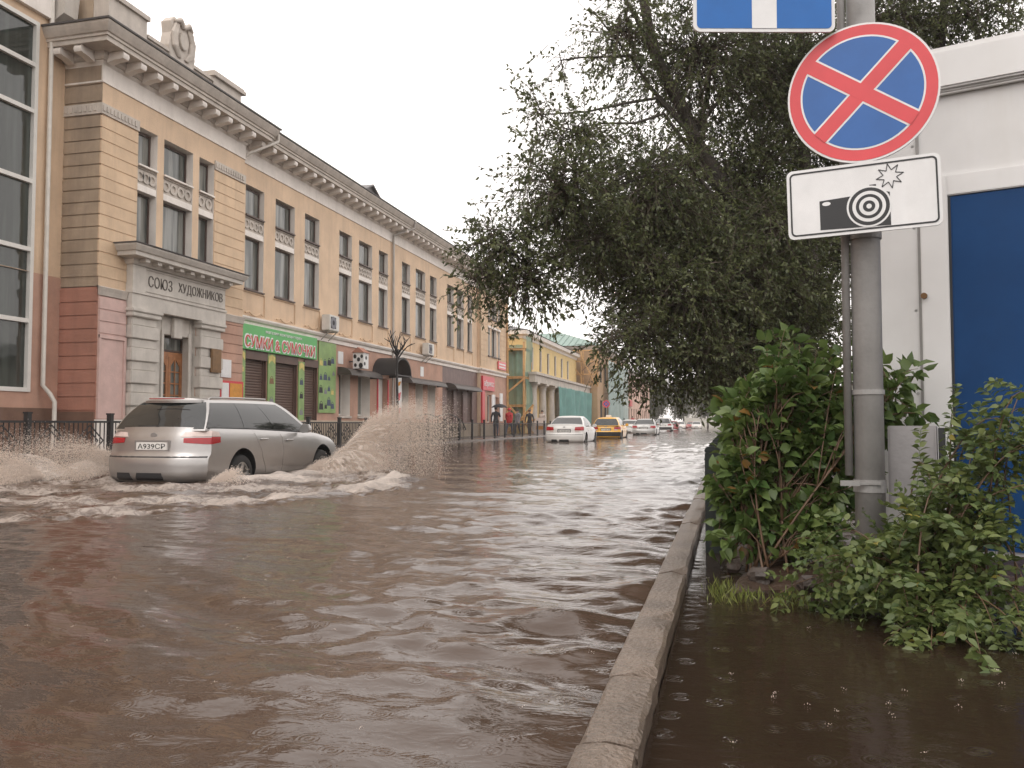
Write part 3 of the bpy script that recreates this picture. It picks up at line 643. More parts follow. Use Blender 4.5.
# roller shutters of the bag shop, brown shop shutters
def shutter(x, y0, y1, z0, z1):
    q = MB(); n = int((z1 - z0) / .09)
    for i in range(n):
        z = z0 + (z1 - z0) * i / n; h = (z1 - z0) / n
        q.prism([(0, z), (.014, z + h * .2), (.018, z + h * .5), (.014, z + h * .85), (0, z + h * .97), (-.02, z + h * .97), (-.02, z)], lambda a, c, d: (x + a, d, c), y0 + .04, y1 - .04)
    for y in (y0, y1 - .045): q.box(x - .01, x + .05, y, y + .045, z0, z1)
    q.box(x - .02, x + .2, y0, y1, z1, z1 + .27)
    return q.build('roller_shutter', 'shutter', union)
for a, c in ((24.55, 25.9), (26.45, 28.03), (28.52, 29.6)): shutter(XM - .15, a, c, .56, 2.95)
for a, c in GB: shutter(XM - .12, a, c, .96, 2.73)
# ground floor windows with light blinds, and the shop door under the canopy
for a, c in GW + GW2: 
    window_part('window', XM - .43, a + .03, c - .02, 1.18, 2.92, union, fm='frame_white', bars=0)
    MB().box(XM, XM + .07, a - .05, c + .05, 1.06, 1.145).build('sill', 'grey_plaster', union)
for y in (31.55, 34.0, 38.75, 41.0): MB().box(XM + .003, XM + .03, y - .2, y + .25, 3.25, 3.75).build('wall_panel', 'sign_white', union)
d = MB().box(XM - .28, XM - .23, 35.42, 36.48, .14, 2.88).box(XM - .23, XM - .21, 35.52, 36.38, .3, 1.2).box(XM - .23, XM - .21, 35.52, 36.38, 1.3, 2.75).build('door', 'frame_white', union)
link('handle', MB().tube([(XM - .2, 35.56, 1.05), (XM - .15, 35.56, 1.08), (XM - .15, 35.56, 1.35), (XM - .2, 35.56, 1.38)], .015, 6).mesh('handle', 'pole_grey'), d)
MB().box(XM + .004, XM + .05, 35.3, 35.395, .2, 2.85).box(XM + .004, XM + .05, 36.505, 36.6, .2, 2.85).build('door_surround', 'sign_red', union)
window_part('window', XR - .18, 52.62, 53.48, .92, 2.68, union, fm='frame_white', bars=0)
MB().box(XR - .28, XR - .24, 54.42, 55.48, .12, 2.58).box(XR - .24, XR - .22, 54.52, 55.38, .3, 1.1).build('door', 'frame_white', union)
MB().box(XR + .0, XR + .05, 55.6, 56.3, 1.0, 2.9).box(XR + .0, XR + .05, 54.3, 54.38, .2, 2.75).box(XR, XR + .05, 53.6, 54.2, 1.0, 2.75).build('door_surround', 'sign_white', union)

# the stone portal
XP = -14.8
P_ = []
for y0, y1 in ((18.68, 19.74), (21.62, 22.72)):
    q = MB(); n = 6
    for i in range(n):
        z = .1 + i * (3.5 / n); h = 3.5 / n; e = .05
        q.box(XR - .02, XP + (.0), y0 - .03, y1 + .03, z + .02, z + h * .62); q.box(XR - .02, XP - e, y0 + .03, y1 - .03, z + h * .62, z + h + .02)
    q.box(XR, XP + .04, y0 - .06, y1 + .06, 3.6, 3.72); q.box(XR, XP + .07, y0 - .09, y1 + .09, 3.72, 3.82)
    q.build('pilaster', 'portal_stone', union, bevel=.02)
MB().box(XR, XP, 18.64, 22.84, 3.82, 4.2).box(XR, XP + .03, 18.62, 22.86, 4.2, 4.27).box(XR, XP - .03, 18.64, 22.84, 4.27, 4.98) \
    .box(XP - .03, XP + .01, 18.64, 19.14, 4.27, 4.93).box(XP - .03, XP + .0, 19.15, 22.83, 4.30, 4.34).box(XP - .03, XP + .0, 19.15, 22.83, 4.88, 4.92).build('entablature', 'portal_stone', union)
pc = MB(); pp = [(XR, 18.64), (XP, 18.64), (XP, 22.84), (XR, 22.84)]
pc.sweep(pp, [(-.1, 4.94), (.05, 4.94), (.10, 5.02), (.10, 5.08), (.36, 5.10), (.36, 5.2), (.40, 5.22), (.47, 5.34), (.47, 5.38), (-.1, 5.40)])
for i in range(9): pc.box(XP + .02, XP + .28, 18.78 + i * .475, 18.95 + i * .475, 5.0, 5.09)
pc.build('portal_cornice', 'portal_stone', union)
MB().sweep(pp, [(-.2, 5.403), (.50, 5.385), (.51, 5.41), (-.3, 5.52)]).box(XR, XP, 18.7, 22.8, 5.4, 5.5).build('portal_flashing', 'lead', union)
wall_text('letters', 'СОЮЗ', union, XP - .022, 19.29, 20.28, 4.45, 4.75, 'letter_dark', .01, -.004)
wall_text('letters', 'ХУДОЖНИКОВ', union, XP - .022, 20.56, 22.68, 4.44, 4.76, 'letter_dark', .01, -.004)
q = MB().box(XR - .495, XR - .08, 19.745, 20.2, .1, 3.83).box(XR - .495, XR - .08, 21.45, 21.615, .1, 3.83).box(XR - .495, XR - .08, 20.2, 21.45, 3.3, 3.83)
q.box(XR - .078, XR + .03, 20.6, 20.98, 3.22, 3.8).box(XR - .078, XR - .04, 21.38, 21.5, .1, 3.42).box(XR - .078, XR - .04, 20.16, 20.28, .1, 3.42); q.build('door_surround', 'portal_stone', union, bevel=.015)
XD = XR - .36
d = MB().box(XD, XD + .06, 20.2, 21.45, .32, .5).box(XD, XD + .06, 20.2, 21.45, 2.72, 2.85)
for y0, y1 in ((20.2, 20.82), (20.83, 21.45)):
    d.box(XD, XD + .06, y0, y0 + .1, .5, 2.72); d.box(XD, XD + .06, y1 - .1, y1, .5, 2.72); d.box(XD, XD + .06, y0 + .1, y1 - .1, 1.15, 1.3)
    d.box(XD + .01, XD + .035, y0 + .1, y1 - .1, .5, 1.15); d.box(XD + .035, XD + .06, y0 + .17, y1 - .17, .58, 1.07)
    for t in (1.62, 1.95, 2.28): d.box(XD + .012, XD + .05, y0 + .1, y1 - .1, t, t + .035)
    d.box(XD + .013, XD + .051, (y0 + y1) / 2 - .018, (y0 + y1) / 2 + .018, 1.3, 2.72)
    d.prism([(y0 + .1, 2.72), (y0 + .1, 2.45), ((y0 + y1) / 2, 2.68), (y1 - .1, 2.45), (y1 - .1, 2.72)], lambda a, c, e: (e, a, c), XD + .005, XD + .055)
door = d.build('door', 'wood', union)
link('pane', MB().box(XD + .015, XD + .025, 20.28, 21.37, 1.3, 2.72).mesh('pane', 'glass'), door)
link('handle', MB().tube([(XD + .06, 20.76, 1.25), (XD + .12, 20.76, 1.28), (XD + .12, 20.76, 1.52), (XD + .06, 20.76, 1.55)], .014, 6).mesh('handle', 'bronze'), door)
window_part('window', XD, 20.2, 21.45, 2.86, 3.29, union, bars=0)
MB().box(XR - .5, XP + .5, 19.76, 21.6, .06, .2).box(XR - .5, XP + .15, 19.8, 21.58, .2, .318).build('doorstep', 'portal_stone', union)
tag(MB().box(XP - .02, XP + .02, 22.1, 22.62, 2.35, 3.05).box(XP + .02, XP + .03, 22.15, 22.57, 2.4, 3.0).build('bronze_plaque', 'bronze', bevel=.004), 'brown bronze plaque on the pilaster right of the carved wooden door', 'plaque')
nb = thing('notice_board', 'red framed notice board with yellow poster right of the stone portal', 'notice board', (XR + .1, 22.9, 1.6))
MB().box(XR + .03, XR + .08, 22.8, 24.05, 1.55, 2.15).build('frame', 'sign_red', nb)
MB().box(XR + .081, XR + .09, 23.3, 23.98, 1.62, 2.08).build('poster', 'notice', nb); MB().box(XR + .081, XR + .09, 22.86, 23.24, 1.62, 2.08).build('notice', 'sign_white', nb)
tag(MB().box(XR + .03, XR + .06, 22.85, 23.4, 2.25, 2.8).box(XR + .06, XR + .065, 22.9, 23.35, 2.3, 2.75).build('paper_notice', 'sign_white', bevel=.003), 'pale paper notice above the red framed notice board', 'notice')

# ------------------------------------------------------------------ signs and fittings on that building
s = thing('shop_sign', 'long green bag shop sign with red and white Cyrillic lettering', 'shop sign', (XM + .1, 26.7, 3.6))
MB().box(XM + .02, XM + .14, 24.12, 29.32, 3.24, 4.06).build('sign_board', 'sign_green', s, bevel=.01)
wall_text('letter_outline', 'СУМКИ & СУМОЧКИ', s, XM + .145, 24.28, 29.15, 3.28, 3.76, 'sign_white', .006, .03)
wall_text('letters', 'СУМКИ & СУМОЧКИ', s, XM + .155, 24.34, 29.09, 3.33, 3.71, 'letter_red', .006, .004)
wall_text('small_letters', 'магазин кожгалантереи', s, XM + .145, 25.6, 28.1, 3.84, 3.96, 'sign_white', .004)
me_bag = MB().prism([(-.14, -.11), (-.11, .08), (.11, .08), (.14, -.11)], lambda a, c, d: (d, a, c), 0, .012).ring(.06, .08, lambda a, c, d: (d, a, .08 + c), 0, .010, 14)
def poster(y0, y1, z0, z1, label, bags, mats=('poster_green', 'poster_yellow')):
    p = thing('shop_poster', label, 'poster', (XM + .05, (y0 + y1) / 2, z0), group='green posters of the bag shop')
    MB().box(XM + .02, XM + .05, y0, y1, z0, z1).build('panel', mats[0], p)
    if y1 - y0 < .7: MB().prism([(y0 + .03, z1 - .35), (y0 + .03, z1 - .1), ((y0 + y1) / 2, z1 - .02), (y1 - .03, z1 - .1), (y1 - .03, z1 - .35), ((y0 + y1) / 2, z1 - .22)], lambda a, c, d: (d, a, c), XM + .051, XM + .056).build('yellow_badge', 'poster_yellow', p)
    for i, (y, z, sc, m) in enumerate(bags):
        o = link('bag_picture', me_bag.mesh('bag_picture', m), p, loc=(XM + .051, y, z)); o.scale = (.4, sc, sc)
    return p
poster(24.13, 24.53, .9, 3.22, 'narrow green shop strip left of the first roller shutter', [(24.33, 1.6 + .5 * i, .8, 'poster_yellow') for i in range(3)])
poster(25.94, 26.42, .9, 3.22, 'narrow green shop strip between the first and second roller shutters', [(26.18, 2.3, 1, 'bronze'), (26.18, 1.6, 1, 'cloth_grey')])
poster(28.07, 28.5, .9, 3.10, 'narrow green shop strip between the second and third roller shutters', [(28.28, 2.35, .9, 'cloth_denim'), (28.28, 1.85, .9, 'cloth_black'), (28.28, 1.25, .9, 'cloth_grey')])
bg_ = []
for i in range(16):
    bg_.append((29.85 + .33 * (i % 4) + random.uniform(-.06, .06), 1.55 + .58 * (i // 4) + random.uniform(-.12, .12), random.uniform(.7, 1.25), random.choice(['cloth_black', 'cloth_denim', 'cloth_grey', 'bronze', 'poster_yellow', 'cloth_denim'])))
poster(29.64, 31.1, 1.25, 4.0, 'wide green poster covered with pictures of bags', bg_)
def aircon(y, z, label):
    a = thing('air_conditioner', label, 'air conditioner', (XM + .05, y, z), group='air conditioner units on the ochre wall')
    MB().box(XM + .12, XM + .46, y - .42, y + .42, z, z + .6).build('housing', 'ac_white', a, bevel=.02)
    MB().ring(.1, .24, lambda p, q, d: (XM + .462 + d, y - .1 + p, z + .3 + q), 0, .012, 24).build('fan_grille', 'cloth_grey', a)
    MB().box(XM + .462, XM + .468, y - .32, y + .12, z + .08, z + .52).build('fan_opening', 'cloth_black', a)
    MB().bar((XM, y - .3, z - .03), (XM + .46, y - .3, z - .03), .04).bar((XM, y + .3, z - .03), (XM + .46, y + .3, z - .03), .04).bar((XM + .05, y - .3, z - .03), (XM + .05, y + .3, z - .03), .03).bar((XM, y + .3, z - .4), (XM + .4, y + .3, z - .04), .03).bar((XM, y - .3, z - .4), (XM + .4, y - .3, z - .04), .03).build('wall_bracket', 'pipe_grey', a)
aircon(30.1, 4.42, 'white air conditioner above the right end of the green shop sign')
aircon(41.2, 4.35, 'white air conditioner on the wall right of the downpipe, above the salmon shop front')
# box sign shaped like a little house with black spots
hs_ = thing('house_box_sign', 'small white house-shaped box sign with black patches jutting from the wall', 'sign', (XM, 32.3, 3.2))
MB().box(XM + .25, XM + .72, 32.25, 32.75, 3.1, 3.75).build('box', 'sign_white', hs_)
MB().prism([(.2, 3.752), (.48, 3.98), (.77, 3.752)], lambda a, c, d: (XM + a, d, c), 32.2, 32.8).build('roof', 'salmon_side', hs_)
for a, c, r in ((.36, 3.24, .06), (.6, 3.22, .09), (.5, 3.47, .07), (.64, 3.6, .06), (.34, 3.6, .07)): MB().ring(0, r, lambda p, q, d: (XM + a + p, 32.25 - d, c + q * 1.3), 0, .012, 9).build('spot', 'sign_black', hs_)
for a, c in ((32.36, 3.3), (32.5, 3.55)): MB().ring(0, .075, lambda p, q, d: (XM + .72 + d, a + p, c + q), 0, .012, 12).build('spot', 'sign_black', hs_)
MB().bar((XM, 32.43, 3.4), (XM + .26, 32.43, 3.4), .05).build('arm', 'iron', hs_)
# awnings over the ground floor windows
def awning(y0, y1, label):
    aw = MB(); n = 8
    for i in range(n):
        a0, a1 = R(90 * i / n), R(90 * (i + 1) / n)
        for r, s2 in ((.62, 1), (.60, -1)):
            f = lambda t: (XM + .02 + r * math.sin(t), 2.78 + r * .55 * math.cos(t))
            p, q2 = f(a0), f(a1); aw.quad((p[0], y0, p[1]), (p[0], y1, p[1]), (q2[0], y1, q2[1]), (q2[0], y0, q2[1]))
    for y in (y0, y1): aw.add([(XM + .02, y, 2.78)] + [(XM + .02 + .62 * math.sin(R(90 * i / 8)), y, 2.78 + .34 * math.cos(R(90 * i / 8))) for i in range(9)], [tuple([0, k, k + 1]) for k in range(1, 9)])
    return tag(aw.build('window_awning', 'awning'), label, 'awning', 'dark awnings over the shop windows')
awning(31.3, 34.5, 'dark awning left of the barrel canopy over two pale shop windows')
awning(38.1, 43.3, 'long dark awning right of the barrel canopy over three pale shop windows')
awning(44.9, 50.0, 'brown awning along the front of the brown tiled shop')
# barrel canopy over the shop door
cp = MB(); r0 = 1.0; n = 14; prof = [(math.cos(math.pi * i / n), math.sin(math.pi * i / n)) for i in range(n + 1)]
ol = [(c * r0, s_ * .8) for c, s_ in prof] + [(c * (r0 - .07), s_ * .73) for c, s_ in prof[::-1]]
cp.prism(ol, lambda a, c, d: (d, 35.75 + a, 3.0 + c), XM + .02, -14.1)
ca = thing('barrel_canopy', 'black barrel-vaulted canopy over the white shop door', 'canopy', (XM, 35.75, 3.0))
cp.build('shell', 'iron', ca, angle=40)
MB().bar((-14.12, 34.72, 2.98), (-14.12, 36.78, 2.98), .06).bar((XM, 34.75, 2.98), (-14.1, 34.75, 2.98), .06).bar((XM, 36.75, 2.98), (-14.1, 36.75, 2.98), .06).build('frame', 'iron', ca)
# black metal tree standing before the canopy
mt = MB(); rr = random.Random(5)
bx, by = -13.75, 34.1
mt.tube([(bx, by, .06), (bx + .03, by, 1.5), (bx - .02, by + .03, 3.0), (bx, by, 4.0)], [.075, .06, .055, .05], 8)
for k in range(13):
    a = rr.uniform(0, 6.28); l = rr.uniform(.6, 1.1); z = rr.uniform(3.5, 4.05)
    p = Vector((bx, by, z)); pts = [p]; dr = Vector((math.cos(a) * .7, math.sin(a) * .9, 1.0))
    for i in range(4):
        p = p + dr.normalized() * l / 4; dr += Vector((rr.uniform(-.5, .5), rr.uniform(-.5, .5), rr.uniform(-.1, .35))); pts.append(p)
    mt.tube(pts, [.045, .035, .028, .02, .012], 5)
    for j in (2, 3): mt.tube([pts[j], pts[j] + Vector((rr.uniform(-.3, .3), rr.uniform(-.3, .3), rr.uniform(.1, .35)))], [.022, .01], 4)
tag(mt.build('metal_tree', 'iron'), 'black leafless metal tree sculpture rising above the barrel canopy', 'sculpture')
# red and white price column
pcx = thing('advert_panel', 'tall white advert panel with red shapes right of the canopy', 'sign', (XM + .1, 37.7, 1))
MB().box(XM + .03, XM + .1, 37.35, 38.05, .95, 4.0).build('panel', 'sign_white', pcx)
for z, h in ((1.25, .35), (1.9, .45), (2.6, .25)):
    MB().prism([(-.22, 0), (.1, .05), (.25, h), (-.05, h * .8)], lambda a, c, d: (d, 37.7 + a, z + c), XM + .1, XM + .108).build('red_shape', 'notice' if z > 2 else 'sign_red', pcx)
# forged handrail on steps to the door
hr_ = MB(); 
for x in (-13.6, -12.6):
    hr_.tube([(x, 36.0, 1.15), (x, 37.6, 1.3), (x, 38.8, 1.15), (x, 39.8, .9), (x, 40.3, .55)], .03, 6)
    for k in range(10):
        y = 36.1 + k * .42; hr_.tube([(x, y, .08), (x, y, 1.15 - max(0, (k - 6) * .12))], .014, 5)
        hr_.ring(.1, .125, lambda a, c, d: (x + d, y + .2 + a, .62 + c), -.008, .008, 12)
tag(hr_.build('forged_handrail', 'iron'), 'forged iron handrail with scrolls in front of the salmon shop', 'railing')
MB_st = MB().box(XM + .1, -13.9, 35.0, 37.0, .06, .2); tag(MB_st.build('door_step', 'plinth'), 'low stone step under the barrel canopy', 'step')
# red shop front at the far end
rs = thing('shop_sign', 'red shop sign with pale lettering at the far end of the ochre building', 'shop sign', (XR, 52.9, 3))
MB().box(XR + .02, XR + .14, 51.15, 53.9, 2.95, 3.85).build('sign_board', 'sign_red', rs, bevel=.01)
wall_text('letters', 'абрикос', rs, XR + .145, 51.4, 53.7, 3.12, 3.6, 'sign_white')
MB().box(XR + .02, XR + .1, 51.15, 51.75, .85, 2.94).build('side_panel', 'sign_red', rs)
ps = thing('wall_sign', 'small pink sign with white lines under the last upper window', 'sign', (XR, 55.9, 4.8))
MB().box(XR + .03, XR + .1, 55.0, 57.0, 4.5, 5.05).build('sign_board', 'road_red', ps, bevel=.01)
for z in (4.62, 4.82): MB().box(XR + .101, XR + .106, 55.2, 56.8, z, z + .09).build('white_line', 'sign_white', ps)

# ------------------------------------------------------------------ the neighbour with the glazed stair
gb = thing('glazed_stair_building', 'ochre building with tall white framed stair glazing at the left edge', 'building', (-22, 12, 0))
XG = -16.1
b = MB(); wall_grid(b, XG, -4, YR0 + .005, 4.45, 15, [(14.2, 16.75, 4.46, 10.5, .12, None)], 0, 1); b.quad((XG, -4, 0), (-28, -4, 0), (-28, -4, 15), (XG, -4, 15)); b.quad((XG, YR0 + .005, 10.4), (-28, YR0 + .005, 10.4), (-28, YR0 + .005, 15), (XG, YR0 + .005, 15))
b.quad((-28, -4, 0), (-28, YR0, 0), (-28, YR0, 15), (-28, -4, 15)); b.quad((XG, -4, 15), (XG, YR0, 15), (-28, YR0, 15), (-28, -4, 15))
b.build('upper_wall', ['ochre', 'frame_white'], gb)
b = MB(); wall_grid(b, XG, -4, YR0 + .005, 1.2, 4.45, [(14.2, 16.75, 1.62, 4.45, .12, None)], 0, 1); b.build('lower_wall', ['salmon', 'frame_white'], gb)
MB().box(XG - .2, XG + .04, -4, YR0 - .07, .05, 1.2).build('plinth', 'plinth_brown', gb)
q = MB(); rows = [1.63, 3.27, 4.98, 6.62, 8.33, 9.46, 10.49]
for z in rows: q.box(XG - .11, XG + .03, 14.2, 16.75, z - .05, z + .05)
for y in (14.24, 15.42, 16.70): q.box(XG - .112, XG + .035, y - .05, y + .05, 1.58, 10.54)
w = q.build('window', 'frame_white', gb)
for a, c in zip(rows[:-1], rows[1:]): link('pane', MB().box(XG - .09, XG - .07, 14.25, 16.7, a + .04, c - .04).mesh('pane', 'stair_glass'), w)
MB().tube([(XG + .1, 17.05, 15), (XG + .1, 17.05, 1.75), (XG + .22, 17.15, 1.55), (XG + .3, 17.22, 1.35), (XG + .3, 17.22, .15)], .055, 10).build('drain_pipe', 'pipe_white', gb, angle=40)
MB().prism([(0, 10.75), (.35, 10.95), (.42, 11.6), (.2, 12.4), (0, 12.6)], lambda a, c, d: (XG + a, d, c), 17.15, 17.6).build('wall_bracket', 'portal_stone', gb)
MB().box(XG - .1, XG + .12, -4, 17.0, 10.75, 11.6).build('white_band', 'white_plaster', gb)

# ------------------------------------------------------------------ iron fence along the far pavement
fe = thing('iron_fence', 'black iron fence with square posts along the far pavement', 'fence', (-11.8, 30, 0))
post = MB().box(-.045, .045, -.045, .045, -.1, 1.0).box(-.055, .055, -.055, .055, 1.0, 1.03).mesh('post', 'iron')
pan = MB(); L_ = 1.95
pan.box(-.02, .02, 0, L_, .84, .88).box(-.02, .02, 0, L_, .12, .16)
for i in range(1, 17):
    y = L_ * i / 17; pan.box(-.008, .008, y - .008, y + .008, .16, .84)
for c in (.5, 1.45):
    for k in (1.0, .6): 
        a, h = .36 * k, .30 * k; P4 = [(0, c - a, .5), (0, c, .5 + h), (0, c + a, .5), (0, c, .5 - h)]
        for i in range(4): pan.bar(P4[i], P4[(i + 1) % 4], .018)
pan = pan.mesh('railing_panel', 'iron')
pan2 = MB().box(-.02, .02, 0, L_, .84, .87).box(-.012, .012, 0, L_, .14, .17)
for i in range(1, 14):
    y = L_ * i / 14; pan2.box(-.006, .006, y - .006, y + .006, .17, .84)
pan2 = pan2.mesh('railing_panel', 'iron')
y = 4.1
for k in range(27):
    if abs(y - 36.5) > 2.2 or True: link('post', post, fe, loc=(-11.8, y, 0))
    if k < 26: link('railing_panel', pan if k < 12 else pan2, fe, loc=(-11.8, y + .045, 0))
    y += 2.04

# ------------------------------------------------------------------ farther down the street
# scaffolded yellow building with a colonnade
yb = thing('yellow_building', 'yellow building under repair behind a grey colonnade', 'building', (-22, 78, 0))
b = MB(); W2 = [(69.5 + i * 3.3, 70.4 + i * 3.3) for i in range(6)]
wall_grid(b, -16, 66.5, 91.5, .05, 8.3, [(a, c, 5.4, 7.3, .2, None) for a, c in W2], 0, 1)
b.quad((-16, 66.5, .05), (-28, 66.5, .05), (-28, 66.5, 8.3), (-16, 66.5, 8.3)); b.quad((-28, 66.5, .05), (-28, 91.5, .05), (-28, 91.5, 8.3), (-28, 66.5, 8.3))
b.build('wall', ['yellow_wall', 'white_plaster'], yb)
for a, c in W2: window_part('window', -16.17, a, c, 5.42, 7.28, yb)
MB().sweep([(-22, 66.5), (-16, 66.5), (-16, 91.5)], [(-.1, 7.75), (.05, 7.75), (.12, 7.95), (.4, 8.05), (.45, 8.35), (-.1, 8.45)]).build('cornice', 'white_plaster', yb)
MB().add([(-15.5, 66, 8.4), (-15.5, 92, 8.4), (-21, 92, 9.8), (-21, 69, 9.8), (-28, 66, 8.4), (-28, 92, 8.4)], [(0, 1, 2, 3), (3, 2, 5, 4), (0, 3, 4)]).build('roof', 'roof_metal', yb)
f2 = MB().box(-17.55, -17.45, 66.42, 66.5, 3.2, 7.2)
for x in (-18.6, -16.9): window = MB().box(x, x + .9, 66.38, 66.46, 5.0, 7.0).build('window', 'frame_white', yb)
colonnade = thing('colonnade', 'grey stone colonnade with round columns along the pavement', 'colonnade', (-15, 80, 0))
MB().box(-15.95, -14.75, 65.5, 97, 4.15, 4.75).box(-15.95, -14.6, 65.4, 97.1, 4.75, 4.95).build('entablature', 'grey_plaster', colonnade)
cm = MB().cyl((0, 0, 0), (0, 0, .25), .42, 14).tube([(0, 0, .25), (0, 0, 1.8), (0, 0, 3.55)], [.34, .335, .28], 14).cyl((0, 0, 3.55), (0, 0, 3.7), .33, 14).tube([(0, 0, 3.7), (0, 0, 3.95)], [.3, .45], 14).box(-.48, .48, -.48, .48, 3.95, 4.13).mesh('column', 'grey_plaster', angle=40)
for i in range(9): link('column', cm, colonnade, loc=(-15.2, 66.8 + 3.55 * i, .06))
# nets and timber scaffolds
def sheet(fn, nu, nv, mat_):
    V = []; 
    for i in range(nu + 1):
        for j in range(nv + 1): V.append(fn(i / nu, j / nv))
    F = [(i * (nv + 1) + j, (i + 1) * (nv + 1) + j, (i + 1) * (nv + 1) + j + 1, i * (nv + 1) + j + 1) for i in range(nu) for j in range(nv)]
    return np_mesh('net', V, F, mat_, smooth=True)
tag(link('safety_net', sheet(lambda u, v: (-14.55 + .16 * math.sin(u * 60) + .1 * math.sin(u * 23 + v * 3), 74 + 23 * u, .15 + 4.0 * v), 160, 6, 'net_teal')), 'long teal safety net hung in folds over the colonnade', 'safety net')
tag(link('safety_net', sheet(lambda u, v: (-15.35 - 2.5 * u, 64.3 + .12 * math.sin(u * 22), .6 + 6.4 * v), 40, 8, 'net_green')), 'torn green safety net on the timber scaffold beside the ochre building', 'safety net')
tag(link('safety_net', sheet(lambda u, v: (-15.22 + .05 * math.sin(v * 9), 64.3 + 2.2 * u, 1.8 + 5.9 * v), 20, 8, 'net_green')), 'narrow green safety net facing the street on the timber scaffold', 'safety net')
ts = MB()
for x in (-15.3, -16.6, -17.9):
    for y in (64.0, 66.4): ts.bar((x, y, .08), (x, y, 7.2), .14)
for z in (2.2, 4.4, 6.6):
    ts.bar((-15.3, 64.0, z), (-17.9, 64.0, z), .12); ts.bar((-15.3, 64.0, z), (-15.3, 66.4, z), .12); ts.box(-18.0, -15.2, 63.9, 66.4, z + .08, z + .12)
for a, c in (((-14.5, 63.8, .1), (-16.5, 63.8, 2.3)), ((-16.5, 63.8, .1), (-14.5, 63.8, 2.3)), ((-17.8, 63.9, 2.3), (-15.3, 63.9, 4.3)), ((-14.4, 61.5, .1), (-14.6, 64, 2.2)), ((-13.6, 63.6, 1.4), (-16.8, 63.6, .3))): ts.bar(a, c, .13)
tag(ts.build('timber_scaffold', 'timber'), 'timber scaffold with diagonal braces beside the ochre building', 'scaffold')
gr = thing('green_roof_building', 'tan building with a teal sheet metal hipped roof', 'building', (-21, 105, 0))
b = MB(); wall_grid(b, -13.9, 93, 117.5, .05, 9.4, [(95 + 3.5 * i, 96.2 + 3.5 * i, 5.5, 7.6, .2, 1) for i in range(6)], 0, 1)
b.quad((-13.9, 93, .05), (-30, 93, .05), (-30, 93, 9.4), (-13.9, 93, 9.4)); b.quad((-13.9, 117.5, .05), (-30, 117.5, .05), (-30, 117.5, 9.4), (-13.9, 117.5, 9.4)); b.quad((-30, 93, 0), (-30, 117.5, 0), (-30, 117.5, 9.4), (-30, 93, 9.4))
b.build('wall', ['tan_wall', 'glass'], gr)
for i in range(4): window_part('window', -13.89, 95 + 3.5 * i, 96.2 + 3.5 * i, 1.5, 3.5, gr)
r = MB().add([(-13.2, 92.3, 9.45), (-30.6, 92.3, 9.45), (-30.6, 118, 9.45), (-13.2, 118, 9.45), (-19, 99, 11.6), (-25, 99, 11.6), (-25, 112, 11.6), (-19, 112, 11.6)], [(0, 1, 5, 4), (1, 2, 6, 5), (2, 3, 7, 6), (3, 0, 4, 7), (4, 5, 6, 7), (0, 3, 2, 1)])
for i in range(24):
    x = -13.6 - .7 * i; t = min(1, max(0, (x + 30.6) / 5.6)) if x < -25 else (1 if x < -19 else (-13.2 - x) / 5.8); r.bar((x, 92.3, 9.5), (x, 92.3 + 6.7 * t, 9.5 + 2.15 * t), .05)
r.build('roof', 'roof_green', gr); MB().sweep([(-22, 93), (-13.9, 93), (-13.9, 117.5)], [(-.1, 9.0), (.06, 9.0), (.3, 9.2), (.5, 9.42), (-.1, 9.44)]).build('cornice', 'white_plaster', gr)
ts = MB()
for i in range(5):
    for y in (91.2, 92.5): ts.bar((-13.8 - 1.6 * i, y, 4.9), (-13.8 - 1.6 * i, y, 8.9), .12)
for z in (6.2, 7.6, 8.8): ts.bar((-13.8, 91.2, z), (-20.2, 91.2, z), .12)
for i in range(4): ts.bar((-13.8 - 1.6 * i, 91.15, 5 + .9 * (i % 2)), (-15.4 - 1.6 * i, 91.15, 8.2), .12)
tag(ts.build('timber_scaffold', 'timber'), 'high timber scaffold on the tan wall under the teal roof', 'scaffold')
tag(link('safety_net', sheet(lambda u, v: (-13.3 + .12 * math.sin(u * 35), 97.5 + 20 * u, .2 + 8.0 * v), 80, 8, 'net_pale')), 'pale blue-green safety net covering the street front below the teal roof', 'safety net')
pk = thing('pink_building', 'long pale pink building far down the street', 'building', (-20, 140, 0))
b = MB(); hp = [(120.5 + 3.4 * i, 121.9 + 3.4 * i, z, z + 1.9, .2, None) for i in range(11) for z in (1.2, 4.9)]
wall_grid(b, -14, 118.5, 158, .05, 8.2, hp, 0, 0); b.quad((-14, 118.5, .05), (-28, 118.5, .05), (-28, 118.5, 8.2), (-14, 118.5, 8.2)); b.quad((-14, 158, .05), (-28, 158, .05), (-28, 158, 8.2), (-14, 158, 8.2))
b.build('wall', ['pink_wall'], pk)
for h in hp: window_part('window', -14.18, h[0], h[1], h[2], h[3], pk, bars=0)
MB().sweep([(-20, 118.5), (-14, 118.5), (-14, 158), (-20, 158)], [(-.1, 7.8), (.05, 7.8), (.3, 8.0), (.45, 8.3), (-.1, 8.35)]).build('cornice', 'white_plaster', pk)
MB().add([(-13.4, 118, 8.33), (-13.4, 158.5, 8.33), (-20, 152, 10.2), (-20, 124, 10.2), (-28, 118, 8.33), (-28, 158.5, 8.33)], [(0, 1, 2, 3), (3, 2, 5, 4), (0, 3, 4), (1, 5, 2)]).build('roof', 'roof_metal', pk)
tag(MB().box(-13.9, -13.75, 124, 127, 3.4, 4.3).build('hanging_sign', 'road_red', bevel=.02), 'orange-red sign board on the pale pink building', 'sign')
fb = thing('pavilion', 'pale grey-green house with an arched front at the end of the street', 'building', (-5, 262, 0))
